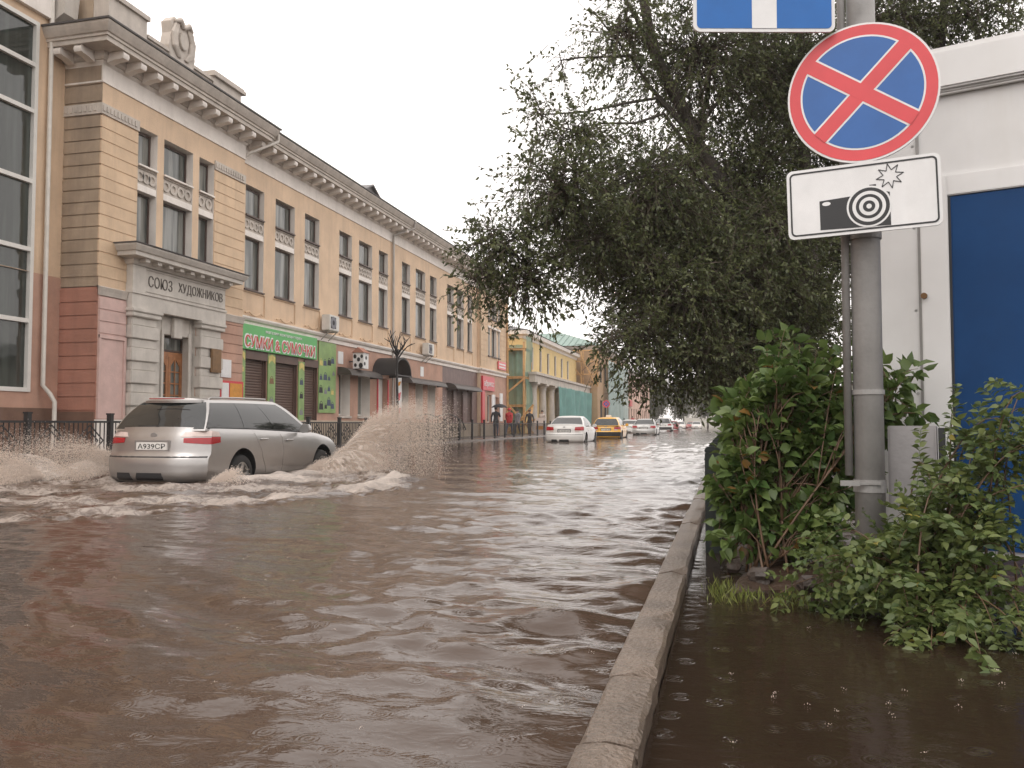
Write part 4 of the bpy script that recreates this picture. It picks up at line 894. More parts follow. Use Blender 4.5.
b = MB(); b.box(-13, 2, 258, 266, -.1, 5.0); b.prism([(-13.6, 5.0), (-5.5, 7.6), (2.6, 5.0)], lambda a, c, d: (a, d, c), 257.5, 266.5); b.build('wall', ['pale_wall'], fb)
for i in range(5): MB().prism([(-.7, 2.6), (-.7, 4.1), (-.5, 4.6), (0, 4.8), (.5, 4.6), (.7, 4.1), (.7, 2.6)], lambda a, c, d: (-11 + 2.7 * i + a, d, c), 257.9, 258.0).build('window', 'frame_white', fb)

sbld = thing('side_building', 'long low beige building behind the trees of the near footpath', 'building', (17, 60, 0))
b = MB(); hs2 = [(16 + 4.2 * i, 17.5 + 4.2 * i, 1.2, 3.2, .2, 1) for i in range(22)]
wall_grid(b, 13, 14, 110, -.2, 5.2, hs2, 0, 1); b.quad((13, 14, -.2), (22, 14, -.2), (22, 14, 5.2), (13, 14, 5.2)); b.quad((22, 14, -.2), (22, 110, -.2), (22, 110, 5.2), (22, 14, 5.2)); b.quad((13, 110, -.2), (22, 110, -.2), (22, 110, 5.2), (13, 110, 5.2))
b.build('wall', ['pale_wall', 'glass'], sbld)
MB().add([(12.4, 13.6, 5.15), (12.4, 110.4, 5.15), (17.5, 108, 6.3), (17.5, 16, 6.3), (22.6, 13.6, 5.15), (22.6, 110.4, 5.15)], [(0, 1, 2, 3), (3, 2, 5, 4), (0, 3, 4), (1, 5, 2)]).build('roof', 'roof_metal', sbld)
# ------------------------------------------------------------------ cars
class CarShape:
    def __init__(s, L=4.68, W=1.73, H=1.50, wagon=True, hood=.92, belt_r=1.03, belt_f=.94, deck=None, gl=None, y_cowl=1.12, bot=.26):
        s.L, s.W, s.H, s.wagon, s.bot = L, W, H, wagon, bot
        h = L / 2
        s.by = [-h, -h + .5, -.9, .6, y_cowl, y_cowl + .5, h - .3, h]
        s.bz = [belt_r, belt_r, belt_r - .02, belt_f + .01, belt_f, belt_f - .07, hood - .13, hood - .21]
        s.cy = s.by
        s.cz = [.015, .02, .02, .02, .05, .09, .07, .03]
        if deck is not None: s.bz[0] = deck - .03; s.bz[1] = deck; s.cz[0] = .02; s.cz[1] = .03
        s.gt = gl    # t, y_rear, y_front table
    def low(s, u, v, w):
        h = s.L / 2; z_s0 = .7
        yr = -h + np.interp(w, [0, .08, .45, .50, .56, .8, 1], [.06, .0, 0, .05, .065, .085, .15]) + .20 * abs(u) ** 4
        yf = h - np.interp(w, [0, .1, .5, .62, .85, 1], [.08, .0, .0, .05, .10, .30]) - .38 * abs(u) ** 3.2
        y = yr + (yf - yr) * (v + 1) / 2
        zs = float(np.interp(y, s.by, s.bz))
        hw = s.W / 2 * np.interp(w, [0, .06, .2, .45, .62, .82, .94, 1], [.90, .955, .985, 1, .998, .978, .955, .915])
        hw *= 1 - .07 * max(0, (y - h * .55) / (h * .45)) ** 2 - .035 * max(0, (-y - h * .6) / (h * .4)) ** 2
        z = s.bot + w * (zs - s.bot)
        if w >= .999: z += float(np.interp(y, s.cy, s.cz)) * (1 - abs(u) ** 2.5) + .012 * (1 - abs(u) ** 6)
        return Vector((u * hw, y, z))
    def top(s, u, v, w):
        t = w; T = [q[0] for q in s.gt]
        yr = float(np.interp(t, T, [q[1] for q in s.gt])) + .07 * u * u; yf = float(np.interp(t, T, [q[2] for q in s.gt])) - .22 * u * u
        y = yr + (yf - yr) * (v + 1) / 2
        zb = float(np.interp(y, s.by, s.bz)) - .03
        hb = s.W / 2 * .915; hr = s.W / 2 * .68
        hw = hb + (hr - hb) * t + .035 * math.sin(math.pi * t) - (.05 * t ** 8)
        hw *= 1 - .03 * max(0, v) ** 2 - .03 * max(0, -v) ** 2
        roof = s.H - .02 - .05 * max(0, (y - .1) / 1.2) ** 2 - (.02 if s.wagon else .06) * max(0, (-y - .2) / 1.6) ** 2
        z = zb + t * (roof - zb)
        if t >= .999: z += .035 * (1 - abs(u) ** 2.2)
        return Vector((u * hw, y, z))
def cuboid(fn, nx, ny, nz, ws=None):
    id_ = {}; V = []; Fc = []
    ws = ws or [k / nz for k in range(nz + 1)]
    def vid(i, j, k):
        if (i, j, k) not in id_: id_[(i, j, k)] = len(V); V.append(fn(-1 + 2 * i / nx, -1 + 2 * j / ny, ws[k]))
        return id_[(i, j, k)]
    for i in range(nx):
        for j in range(ny):
            Fc.append((vid(i, j, nz), vid(i + 1, j, nz), vid(i + 1, j + 1, nz), vid(i, j + 1, nz))); Fc.append((vid(i, j, 0), vid(i, j + 1, 0), vid(i + 1, j + 1, 0), vid(i + 1, j, 0)))
    for i in range(nx):
        for k in range(nz):
            Fc.append((vid(i, 0, k), vid(i + 1, 0, k), vid(i + 1, 0, k + 1), vid(i, 0, k + 1))); Fc.append((vid(i, ny, k), vid(i, ny, k + 1), vid(i + 1, ny, k + 1), vid(i + 1, ny, k)))
    for j in range(ny):
        for k in range(nz):
            Fc.append((vid(0, j, k), vid(0, j, k + 1), vid(0, j + 1, k + 1), vid(0, j + 1, k))); Fc.append((vid(nx, j, k), vid(nx, j + 1, k), vid(nx, j + 1, k + 1), vid(nx, j, k + 1)))
    return V, Fc
def patch(fn, ctr, corners, off=.004, n=8, m=8, th=.012, mb=None, mi=0):
    """a thin panel on a surface fn(a,b); corners in (a,b): four points in order"""
    mb = mb or MB(); (a, b, c, d) = [Vector(q) for q in corners]; base = len(mb.v); V = []; B = []
    for i in range(n + 1):
        for j in range(m + 1):
            s, t = i / n, j / m; q = (a * (1 - s) + b * s) * (1 - t) + (d * (1 - s) + c * s) * t
            e = 1e-3; p = fn(q.x, q.y); du = fn(q.x + e, q.y) - fn(q.x - e, q.y); dv = fn(q.x, q.y + e) - fn(q.x, q.y - e)
            nn = du.cross(dv)
            nn = nn.normalized() if nn.length > 1e-12 else Vector((0, 0, 1))
            if nn.dot(p - ctr) < 0: nn = -nn
            V.append(p + nn * off); B.append(p + nn * (off - th))
    Fc = [(i * (m + 1) + j, (i + 1) * (m + 1) + j, (i + 1) * (m + 1) + j + 1, i * (m + 1) + j + 1) for i in range(n) for j in range(m)]
    per = [i * (m + 1) for i in range(n + 1)] + [n * (m + 1) + j for j in range(1, m + 1)] + [i * (m + 1) + m for i in range(n - 1, -1, -1)] + [j for j in range(m - 1, 0, -1)]
    N_ = len(V); Fc += [(per[k], per[(k + 1) % len(per)], per[(k + 1) % len(per)] + N_, per[k] + N_) for k in range(len(per))]
    mb.add(V + B, Fc, mi); return mb
def wheel_meshes(r=.315, w=.2):
    ty = MB(); prof = [(-w / 2, r * .64), (-w / 2 - .004, r * .8), (-w / 2 + .01, r * .95), (-w / 2 + .04, r), (w / 2 - .04, r), (w / 2 - .01, r * .95), (w / 2 + .004, r * .8), (w / 2, r * .64)]
    n = 28; vs = []; 
    for k in range(n):
        t = 2 * math.pi * k / n
        for a, q in prof: vs.append((a, q * math.cos(t), q * math.sin(t)))
    K = len(prof); fs = [(k * K + j, k * K + (j + 1) % K, ((k + 1) % n) * K + (j + 1) % K, ((k + 1) % n) * K + j) for k in range(n) for j in range(K)]
    ty.add(vs, fs)
    rm = MB(); f = lambda a, q, d: (d, a, q)
    rm.ring(r * .56, r * .66, f, -w / 2 + .01, w / 2 - .012, 28); rm.ring(0, r * .14, f, -.02, w / 2 - .03, 16); rm.ring(0, r * .6, f, -.03, -.02, 24)
    for k in range(5):
        t = 2 * math.pi * k / 5
        for dt in (-.1, .1): rm.bar((w / 2 - .045, r * .08 * math.cos(t), r * .08 * math.sin(t)), (w / 2 - .035, r * .58 * math.cos(t + dt), r * .58 * math.sin(t + dt)), .03, .035)
    return ty.mesh('wheel', 'rubber', angle=40), rm.mesh('rim', 'rim', angle=30)
TY, RM = wheel_meshes()
def make_car(name, label, cat, loc, paint, shape, rz=0, group=None, plate='А939СР', taxi=False, axle=(-1.30, 1.37), lamps='wagon', dark_bumper=False, cargo=None):
    s = shape; root = thing(name, label, cat, loc, rz, group)
    ctr = Vector((0, 0, .7)); hL = s.L / 2
    # body with wheel arches cut out
    ws = [0, .05, .12, .2, .3, .42, .47, .52, .58, .66, .74, .82, .9, .95, 1]
    V, Fc = cuboid(s.low, 14, 60, len(ws) - 1, ws)
    b = MB(); b.add(V, Fc, 0); me = b.mesh('body', [paint, 'black_trim'], angle=32)
    body = link('body', me, root, world=False)
    cut = MB()
    for y in axle:
        for sx in (-1, 1): cut.cyl((sx * (s.W / 2 - .24), y, .34), (sx * (s.W / 2 + .2), y, .34), .39, 32, 1)
    if cargo is None: pass
    co = link('cutter', cut.mesh('cutter', [paint, 'black_trim']), root, world=False)
    md = body.modifiers.new('arches', 'BOOLEAN'); md.object = co; md.operation = 'DIFFERENCE'; md.solver = 'EXACT'
    dg = bpy.context.evaluated_depsgraph_get(); me2 = bpy.data.meshes.new_from_object(body.evaluated_get(dg))
    body.modifiers.clear(); body.data = me2; bpy.data.objects.remove(co)
    me2.polygons.foreach_set('use_smooth', [True] * len(me2.polygons)); me2.set_sharp_from_angle(angle=R(32))
    # greenhouse
    wt = [0, .15, .35, .55, .75, .88, .94, .975, 1]
    V, Fc = cuboid(s.top, 14, 40, len(wt) - 1, wt)
    g = MB(); g.add(V, Fc); g.build('roof', paint, root, world=False, angle=40)
    side = lambda q: (lambda a, c: s.top(q, a, c)); rear = lambda a, c: s.top(a, -1, c); front = lambda a, c: s.top(a, 1, c)
    # panes
    for q in (-1, 1):
        if s.wagon: panes = [(-.998, -.40), (-.392, .18), (.188, .84)]
        else: panes = [(-.62, .10), (.13, .80)]
        for a, c in panes:
            lo, hi = .10, .90
            cs = [(a, lo), (c + (.10 if c > .7 else 0), lo), (c, hi), (a + (.0 if a > -.9 else .03), hi)]
            if not s.wagon and a < -.5: cs = [(a - .16, lo), (c, lo), (c, hi), (a + .06, hi)]
            patch(side(q), ctr, cs, .005).build('window', 'car_glass', root, world=False, angle=40)
        if s.wagon: patch(side(q), ctr, [(-.97, .06), (.93, .06), (.93, .095), (-.97, .095)], .006, 20, 1).build('belt_moulding', 'black_trim', root, world=False)
    patch(rear, ctr, [(-.97, .06), (.97, .06), (.95, .92), (-.95, .92)], .005, 10, 8).build('rear_window', 'car_glass', root, world=False, angle=40)
    patch(front, ctr, [(-.92, .05), (.92, .05), (.92, .93), (-.92, .93)], .005, 10, 8).build('windscreen', 'car_glass', root, world=False, angle=40)
    # doors (shut lines stand 3 mm proud), handles, mirrors
    ls = lambda q: (lambda a, c: s.low(q, a, c)); lr = lambda a, c: s.low(a, -1, c); lf = lambda a, c: s.low(a, 1, c)
    yv = lambda y: (y + hL) / s.L * 2 - 1
    for q in (-1, 1):
        for ya, yb_, cutb in ((-.98, -.02, True), (-.0, 1.0, False)):
            cs = [(yv(ya + (.42 if cutb else .0)), .08), (yv(yb_), .08), (yv(yb_), .975), (yv(ya - (0 if not cutb else .05)), .975)]
            dr = patch(ls(q), ctr, cs, .0035, 10, 14, .008).build('door', paint, root, world=False, angle=40)
            hp_ = ls(q)(yv(ya + .16), .80); hb = MB()
            hb.tube([hp_ + Vector((0, -.02, 0)), hp_ + Vector((q * .035, 0, .0)), hp_ + Vector((q * .035, .16, .0)), hp_ + Vector((0, .18, 0))], [.012, .016, .016, .012], 8)
            hb.build('handle', paint, dr, world=False, smooth=True)
        mp = ls(q)(yv(.86), .985)
        mbm = MB(); mbm.tube([mp + Vector((0, 0, .02)), mp + Vector((q * .07, -.01, .05))], .025, 6)
        ol = [(-.0, 0), (.05, -.02), (.17, -.01), (.20, .05), (.17, .13), (.06, .14), (.0, .08)]
        mbm.prism(ol, lambda a, c, d: (mp.x + q * (.05 + a), mp.y + d, mp.z + .02 + c), -.045, .05)
        mbm.build('mirror', paint, root, world=False, bevel=.012, angle=45)
    # bumper seam, tailgate seam, rocker
    patch(lr, ctr, [(-.98, .462), (.98, .462), (.98, .482), (-.98, .482)], .002, 16, 1, .012).build('bumper_seam', 'black_trim', root, world=False)
    if dark_bumper:
        patch(lr, ctr, [(-1, .03), (1, .03), (1, .45), (-1, .45)], .004, 16, 4).build('rear_bumper', 'black_trim', root, world=False, angle=40)
        for q in (-1, 1): patch(ls(q), ctr, [(-1, .05), (yv(axle[0] - .4), .05), (yv(axle[0] - .4), .45), (-1, .45)], .004, 4, 4).build('bumper_side', 'black_trim', root, world=False, angle=40)
    else:
        for a0, a1 in ((-.72, -.36), (-.28, .30)):
            patch(lr, ctr, [(a0, .03), (a1, .03), (a1 - .04, .17), (a0 + .03, .17)], .003, 8, 3).build('bumper_opening', 'black_trim', root, world=False)
    # lamps
    if lamps == 'wagon':
        for q in (-1, 1):
            patch(lr, ctr, [(q * .60, .735), (q * 1.0, .705), (q * 1.0, .83), (q * .60, .825)], .008, 8, 4).build('tail_lamp', 'lamp_red', root, world=False, angle=40)
            patch(lr, ctr, [(q * .54, .842), (q * 1.0, .852), (q * 1.0, .955), (q * .60, .93)], .008, 8, 4).build('tail_lamp_top', 'lamp_clear', root, world=False, angle=40)
            patch(ls(q), ctr, [(-1, .705), (-.895, .735), (-.895, .845), (-1, .845)], .008, 4, 4).build('tail_lamp_side', 'lamp_red', root, world=False, angle=40)
            patch(ls(q), ctr, [(-1, .852), (-.90, .852), (-.92, .935), (-1, .955)], .008, 4, 4).build('tail_lamp_side', 'lamp_clear', root, world=False, angle=40)
    else:
        for q in (-1, 1):
            patch(lr, ctr, [(q * .56, .70), (q * 1.0, .68), (q * 1.0, .90), (q * .60, .88)], .008, 8, 4).build('tail_lamp', 'lamp_red', root, world=False, angle=40)
            patch(ls(q), ctr, [(-1, .68), (-.93, .72), (-.93, .86), (-1, .90)], .008, 4, 4).build('tail_lamp_side', 'lamp_red', root, world=False, angle=40)
            patch(lr, ctr, [(q * .58, .60), (q * .80, .60), (q * .80, .69), (q * .58, .69)], .008, 4, 3).build('reversing_lamp', 'lamp_clear', root, world=False, angle=40)
    for q in (-1, 1):
        patch(lf, ctr, [(q * .45, .60), (q * .98, .62), (q * .98, .86), (q * .50, .82)], .008, 8, 4).build('headlight', 'lamp_clear', root, world=False, angle=40)
    patch(lf, ctr, [(-.36, .58), (.36, .58), (.34, .76), (-.34, .76)], .006, 8, 3).build('grille', 'black_trim', root, world=False)
    patch(lf, ctr, [(-.6, .1), (.6, .1), (.55, .3), (-.55, .3)], .006, 8, 3).build('bumper_grille', 'black_trim', root, world=False)
    # plate
    zt = .67 if lamps == 'wagon' else .66
    pc_ = s.low(0, -1, zt); pl = MB().box(-.26, .26, pc_.y - .022, pc_.y + .02, pc_.z - .056, pc_.z + .056).build('plate', 'plate_white', root, world=False, bevel=.005)
    MB().box(-.30, .30, pc_.y - .006, pc_.y + .03, pc_.z - .085, pc_.z + .085).build('plate_recess', paint if lamps == 'wagon' else 'black_trim', root, world=False, bevel=.006)
    if plate:
        tm = text_mesh('plate_letters', plate, .1, 'sign_black', .001, .0005); text_fit(tm, .46, .075)
        tm.transform(Matrix.Translation((0, pc_.y - .0235, pc_.z)) @ Matrix.Rotation(R(90), 4, 'X')); link('plate_letters', tm, pl, world=False)
    # wheels
    for y in axle:
        for sx in (-1, 1):
            wv = link('wheel', TY, root, world=False, loc=(sx * (s.W / 2 - .115), y, .315)); rmo = link('rim', RM, wv, world=False)
            if sx < 0: wv.rotation_euler.z = math.pi
    if s.wagon:
        for q in (-1, 1):
            pts = [s.top(q * .86, v, 1) + Vector((0, 0, .028 if abs(v) < .84 else -.008)) for v in (-.86, -.80, -.5, 0, .45, .74, .8)]
            MB().tube(pts, .014, 8).build('roof_rail', paint, root, world=False, smooth=True)
        sp = MB(); 
        pts = [(u, s.top(u * .9, -1, .985)) for u in (-1, -.8, -.5, 0, .5, .8, 1)]
        vs = []
        for u, p in pts: vs += [(p.x, p.y + .22, p.z + .012), (p.x, p.y - .12 + .05 * u * u, p.z - .0), (p.x, p.y - .12 + .05 * u * u, p.z - .035), (p.x, p.y + .1, p.z - .045)]
        fs = [(k * 4 + j, k * 4 + (j + 1) % 4, (k + 1) * 4 + (j + 1) % 4, (k + 1) * 4 + j) for k in range(6) for j in range(4)] + [(0, 1, 2, 3), (24, 25, 26, 27)]
        sp.add(vs, fs); spo = sp.build('rear_spoiler', paint, root, world=False, angle=40)
        pb = s.top(0, -1, .93); MB().bar((-.3, pb.y - .132, pb.z + .052), (.3, pb.y - .132, pb.z + .052), .012).build('brake_lamp', 'lamp_red', spo, world=False)
        wp = s.top(.0, -1, .1); MB().tube([wp + Vector((.05, -.03, .02)), s.top(-.45, -1, .16) + Vector((0, -.022, 0))], [.012, .006], 5).build('wiper', 'black_trim', root, world=False)
    em = s.low(0, -1, .88); MB().ring(0, .035, lambda a, c, d: (a * 1.5, em.y - .004 - d, em.z + c), 0, .008, 14).build('emblem', 'rim', root, world=False)
    if taxi:
        rf = s.top(0, -.05, 1); MB().prism([(-.14, 0), (-.12, .12), (.12, .12), (.14, 0)], lambda a, c, d: (rf.x + a * 1.2, rf.y + d, rf.z + c), -.06, .06).build('roof_light', 'sign_white', root, world=False, bevel=.02)
    return root
WAG = CarShape(L=4.78, gl=[(0, -2.24, 1.40), (.5, -2.08, .90), (.85, -1.93, .55), (1, -1.82, .36)])
SEDAN = lambda **k: CarShape(L=k.pop('L', 4.55), W=k.pop('W', 1.74), H=k.pop('H', 1.45), wagon=False, belt_r=.95, belt_f=.92, deck=k.pop('deck', 1.0), gl=[(0, -1.75, 1.32), (.5, -1.42, .78), (.85, -1.15, .36), (1, -.95, .16)])
HATCH = CarShape(L=4.15, W=1.70, H=1.46, wagon=False, belt_r=.97, belt_f=.93, gl=[(0, -2.0, 1.2), (.5, -1.82, .7), (.85, -1.66, .34), (1, -1.55, .15)])
SUV = CarShape(L=4.5, W=1.8, H=1.75, wagon=False, belt_r=1.1, belt_f=1.05, hood=1.05, gl=[(0, -2.15, 1.25), (.5, -2.05, .8), (.85, -1.95, .45), (1, -1.85, .25)], bot=.3)
DW = -.28
make_car('station_wagon', 'silver station wagon ploughing through the flood with spray on both sides', 'car', (CX, CY, DW), 'car_silver', WAG)
make_car('sedan', 'white sedan driving away beside the iron fence', 'car', (-7.1, 39.6, -.26), 'car_white', SEDAN(deck=1.05), lamps='sedan', plate='Е204КМ')
make_car('taxi', 'yellow hatchback taxi with dark bumper', 'taxi', (-6.85, 51.0, -.24), 'car_yellow', HATCH, lamps='sedan', plate='Т318ОВ', taxi=True, axle=(-1.2, 1.25), dark_bumper=True)
make_car('sedan', 'silver sedan driving away just past the yellow taxi', 'car', (-6.0, 65, -.22), 'car_pale', SEDAN(H=1.43), lamps='sedan', plate='М551ТУ')
make_car('sedan', 'pale sedan half hidden between the yellow taxi and the silver sedan', 'car', (-8.55, 77.5, -.22), 'car_white', SEDAN(H=1.42), lamps='sedan', plate=None)
make_car('off_road_car', 'tall white off-road car beyond the silver sedan', 'car', (-7.0, 98, -.2), 'car_white', SUV, lamps='sedan', plate=None, axle=(-1.3, 1.3), dark_bumper=True)
make_car('hatchback', 'dark red hatchback beyond the tall white off-road car', 'car', (-7.9, 128, -.2), 'car_red', HATCH, lamps='sedan', plate=None, axle=(-1.2, 1.25))
make_car('sedan', 'white sedan far down the street facing the camera, left of two', 'car', (-8.2, 155, -.2), 'car_white', SEDAN(), rz=math.pi, lamps='sedan', plate=None)
make_car('sedan', 'white sedan far down the street facing the camera, right of two', 'car', (-5.5, 157, -.2), 'car_white', SEDAN(H=1.5), rz=math.pi, lamps='sedan', plate=None)
make_car('hatchback', 'red hatchback far away between two white sedans', 'car', (-6.9, 166, -.2), 'car_red', HATCH, rz=math.pi, lamps='sedan', plate=None, axle=(-1.2, 1.25))
# ------------------------------------------------------------------ spray thrown up by the silver car
OV = np.array([(1, 0, 0), (-1, 0, 0), (0, 1, 0), (0, -1, 0), (0, 0, 1), (0, 0, -1)], np.float32)
OF = np.array([(0, 2, 4), (2, 1, 4), (1, 3, 4), (3, 0, 4), (2, 0, 5), (1, 2, 5), (3, 1, 5), (0, 3, 5)])
def droplets(P, r, stretch, vel):
    """octahedral drops, drawn out along their flight"""
    n = len(P); d = vel / (np.linalg.norm(vel, axis=1, keepdims=True) + 1e-6)
    V = OV[None] * r[:, None, None] * RNG.uniform(.7, 1.3, (n, 6, 1)); al = (V * d[:, None]).sum(-1, keepdims=True)
    V = V + d[:, None] * al * (stretch[:, None, None] - 1) + P[:, None]
    F = OF[None] + (np.arange(n) * 6)[:, None, None]
    return V.reshape(-1, 3), F.reshape(-1, 3)
def launch(sgn, fan, lo, hi):
    """velocity of water leaving a wheel, from the low (fan 0) to the high (fan 1) edge of the sheet"""
    return np.stack([sgn * (lo[0] + (hi[0] - lo[0]) * fan), lo[1] + (hi[1] - lo[1]) * fan, lo[2] + (hi[2] - lo[2]) * fan], -1)
def fly(o, v, t, back):
    p = np.array(o) + v * t[:, None]; p[:, 2] -= 4.9 * t ** 2; p[:, 1] -= back * t; return p
def drops(n, o, sgn, lo, hi, back, tmax, spread, rmin, rmax, bias=1.0, tb=1.0):
    nf = max(20, n // 45); f0 = RNG.random(nf) ** bias; t0 = RNG.random(nf) ** tb * tmax; k = RNG.integers(0, nf, n)
    fan = np.clip(f0[k] + RNG.normal(0, .03, n), -.1, 1.15); t = np.clip(t0[k] + RNG.normal(0, .07, n), 0, tmax)
    v = launch(sgn, fan, lo, hi) * (1 + RNG.normal(0, spread, (n, 3))); p = fly(o, v, t, back) + RNG.normal(0, 1, (n, 3)) * (.015 + .05 * t[:, None])
    v[:, 2] -= 9.8 * t; ok = p[:, 2] > -.02
    return p[ok], v[ok], (rmin + (rmax - rmin) * RNG.random(n) ** 3)[ok]
def film(o, sgn, lo, hi, back, tmax, seed, shift):
    """one torn sheet of water"""
    r_ = np.random.default_rng(seed); nt_, nf_ = 90, 60; T, Fn = np.meshgrid(np.linspace(0, 1, nt_), np.linspace(0, 1, nf_), indexing='ij')
    t = (T * tmax).ravel(); fan = Fn.ravel(); wob = sum(np.sin(fan * r_.uniform(8, 40) + t * r_.uniform(2, 12) + r_.uniform(0, 6)) for _ in range(7)) / 7
    v = launch(sgn, np.clip(fan + .05 * wob, -.1, 1.1), lo, hi); p = fly(o, v, t, back); p += np.stack([.14 * wob * t * 1.5, .25 * wob * t, .10 * wob * t], -1); p[:, 2] = np.maximum(p[:, 2], -.06)
    idx = np.arange(nt_ * nf_).reshape(nt_, nf_); F = np.stack([idx[:-1, :-1], idx[1:, :-1], idx[1:, 1:], idx[:-1, 1:]], -1).reshape(-1, 4)
    return p, F, T.ravel(), fan + shift
def spray(name, label, cat, sets, films):
    root = thing(name, label, cat, (CX, CY, 0)); root['kind'] = 'stuff'
    Vs = []; Fs = []; n = 0
    for P, Vv, r in sets:
        v, f = droplets(P, r, RNG.uniform(1.0, 3.6, len(P)), Vv); Vs.append(v); Fs.append(f + n); n += len(v)
    link('droplets', np_mesh('droplets', np.concatenate(Vs), np.concatenate(Fs), 'spray', smooth=True), root)['kind'] = 'stuff'
    Vs = []; Fs = []; A = []; B = []; n = 0
    for V, F, a, b in films: Vs.append(V); Fs.append(F + n); A.append(a); B.append(b); n += len(V)
    me = np_mesh('sheet', np.concatenate(Vs), np.concatenate(Fs), 'spray_sheet', tint=np.concatenate(A), attr='age', smooth=True)
    at = me.attributes.new('fan', 'FLOAT', 'POINT'); at.data.foreach_set('value', np.concatenate(B).astype(np.float32)); link('sheet', me, root)['kind'] = 'stuff'
FW = CY + 1.37; RW = CY - 1.3
HI = (4.2, 3.8, 4.65); MD = (4.0, 3.2, 3.2); LO = (2.2, 2.8, 1.0); o1 = (-7.2, FW + .35, .02)
right = [drops(110000, o1, 1, MD, HI, 6.4, .66, .045, .0012, .005, .8), drops(80000, o1, 1, LO, MD, 6.4, .62, .06, .0012, .005, 1, .9), drops(30000, (-7.2, FW - .1, .02), 1, (1.2, 3.2, .9), (4.6, 4.5, 2.1), 6.4, .65, .08, .002, .008),
         drops(45000, (-7.12, FW + .5, .02), 1, (.2, 3.0, .5), (2.4, 5.4, 2.7), 6.4, .5, .08, .002, .008), drops(25000, (-7.12, FW - .6, .02), 1, (.1, 2.0, .4), (2.0, 3.6, 1.7), 5, .36, .1, .002, .007),
         drops(60000, (-7.14, FW + .35, .02), 1, (.3, 2.6, 1.0), (1.7, 4.6, 2.5), 6.4, .5, .09, .0015, .006),
         drops(9000, (-7.2, RW - .5, .02), 1, (.5, 1.5, .6), (2.4, 2.5, 1.6), 5, .35, .1, .002, .007)]
rf = [film(o1, 1, LO, MD, 6.4, .62, 1, 0), film(o1, 1, MD, HI, 6.4, .64, 2, 3.3), film((-7.2, FW + .1, .02), 1, (2.0, 3.0, 1.3), (4.2, 3.6, 4.2), 6.4, .62, 3, 7.1), film((-7.2, FW - .3, .02), 1, (1.5, 2.6, .9), (4.0, 3.2, 2.6), 6.4, .62, 4, 11.7), film((-7.1, FW + .45, .02), 1, (.15, 3.2, .8), (2.4, 5.4, 2.9), 6.4, .55, 8, 15.2)]
spray('water_spray', 'brownish white spray fanning out from the right side of the silver wagon', 'spray', right, rf)
o2 = (-9.05, FW + .1, .02); o3 = (-9.2, RW + .1, .02)
left = [drops(60000, o2, -1, (1.0, 2.0, 1.2), (3.4, 4.2, 3.3), 6.4, .68, .06, .0015, .006, .9), drops(90000, o3, -1, (.2, .2, 1.2), (2.8, 2.0, 3.4), 4.5, .7, .08, .0015, .006, .9), drops(40000, (-9.6, RW - 1.4, .02), -1, (-.4, .4, .8), (2.4, 1.6, 2.8), 3.2, .56, .1, .0015, .006, .9)]
lf = [film(o2, -1, (1.0, 2.0, 1.2), (3.2, 4.0, 2.9), 6.4, .6, 5, 0), film(o3, -1, (.3, .8, 1.2), (2.7, 1.9, 3.2), 4.5, .66, 6, 4.2), film((-9.5, RW - .9, .02), -1, (.0, .6, .9), (2.4, 1.6, 2.6), 3.4, .54, 7, 8.8)]
spray('water_spray', 'low brownish white spray left of and behind the silver wagon', 'spray', left, lf)
# rain drops striking the water: small crowns of droplets
def crowns(n, x0, x1, y0, y1, z):
    c = np.stack([RNG.uniform(x0, x1, n), y0 + (y1 - y0) * RNG.random(n) ** 1.4, np.full(n, z)], 1); P = [c + np.array([0, 0, .008])]; Rr = [np.full(n, .0016)]
    for k in range(6):
        a = k * 1.047 + RNG.random(n) * .6; q = RNG.uniform(.005, .011, n); P.append(c + np.stack([np.cos(a) * q, np.sin(a) * q, RNG.uniform(.002, .011, n)], 1)); Rr.append(RNG.uniform(.0006, .0012, n))
    P = np.concatenate(P); return P, np.tile(np.array([[0, 0, 1.0]]), (len(P), 1)), np.concatenate(Rr)
Vs = []; Fs = []; n = 0
for P, Vv, r in (crowns(60, -.18, 1.6, 1.6, 5.0, -.012), crowns(140, -6, -.45, 1.6, 8.5, .008)):
    v, f = droplets(P, r, RNG.uniform(1.0, 2.2, len(P)), Vv); Vs.append(v); Fs.append(f + n); n += len(v)
o = link('rain_splashes', np_mesh('rain_splashes', np.concatenate(Vs), np.concatenate(Fs), 'spray', smooth=True)); o['kind'] = 'stuff'; tag(o, 'tiny white crowns where rain drops strike the water', 'rain splash')
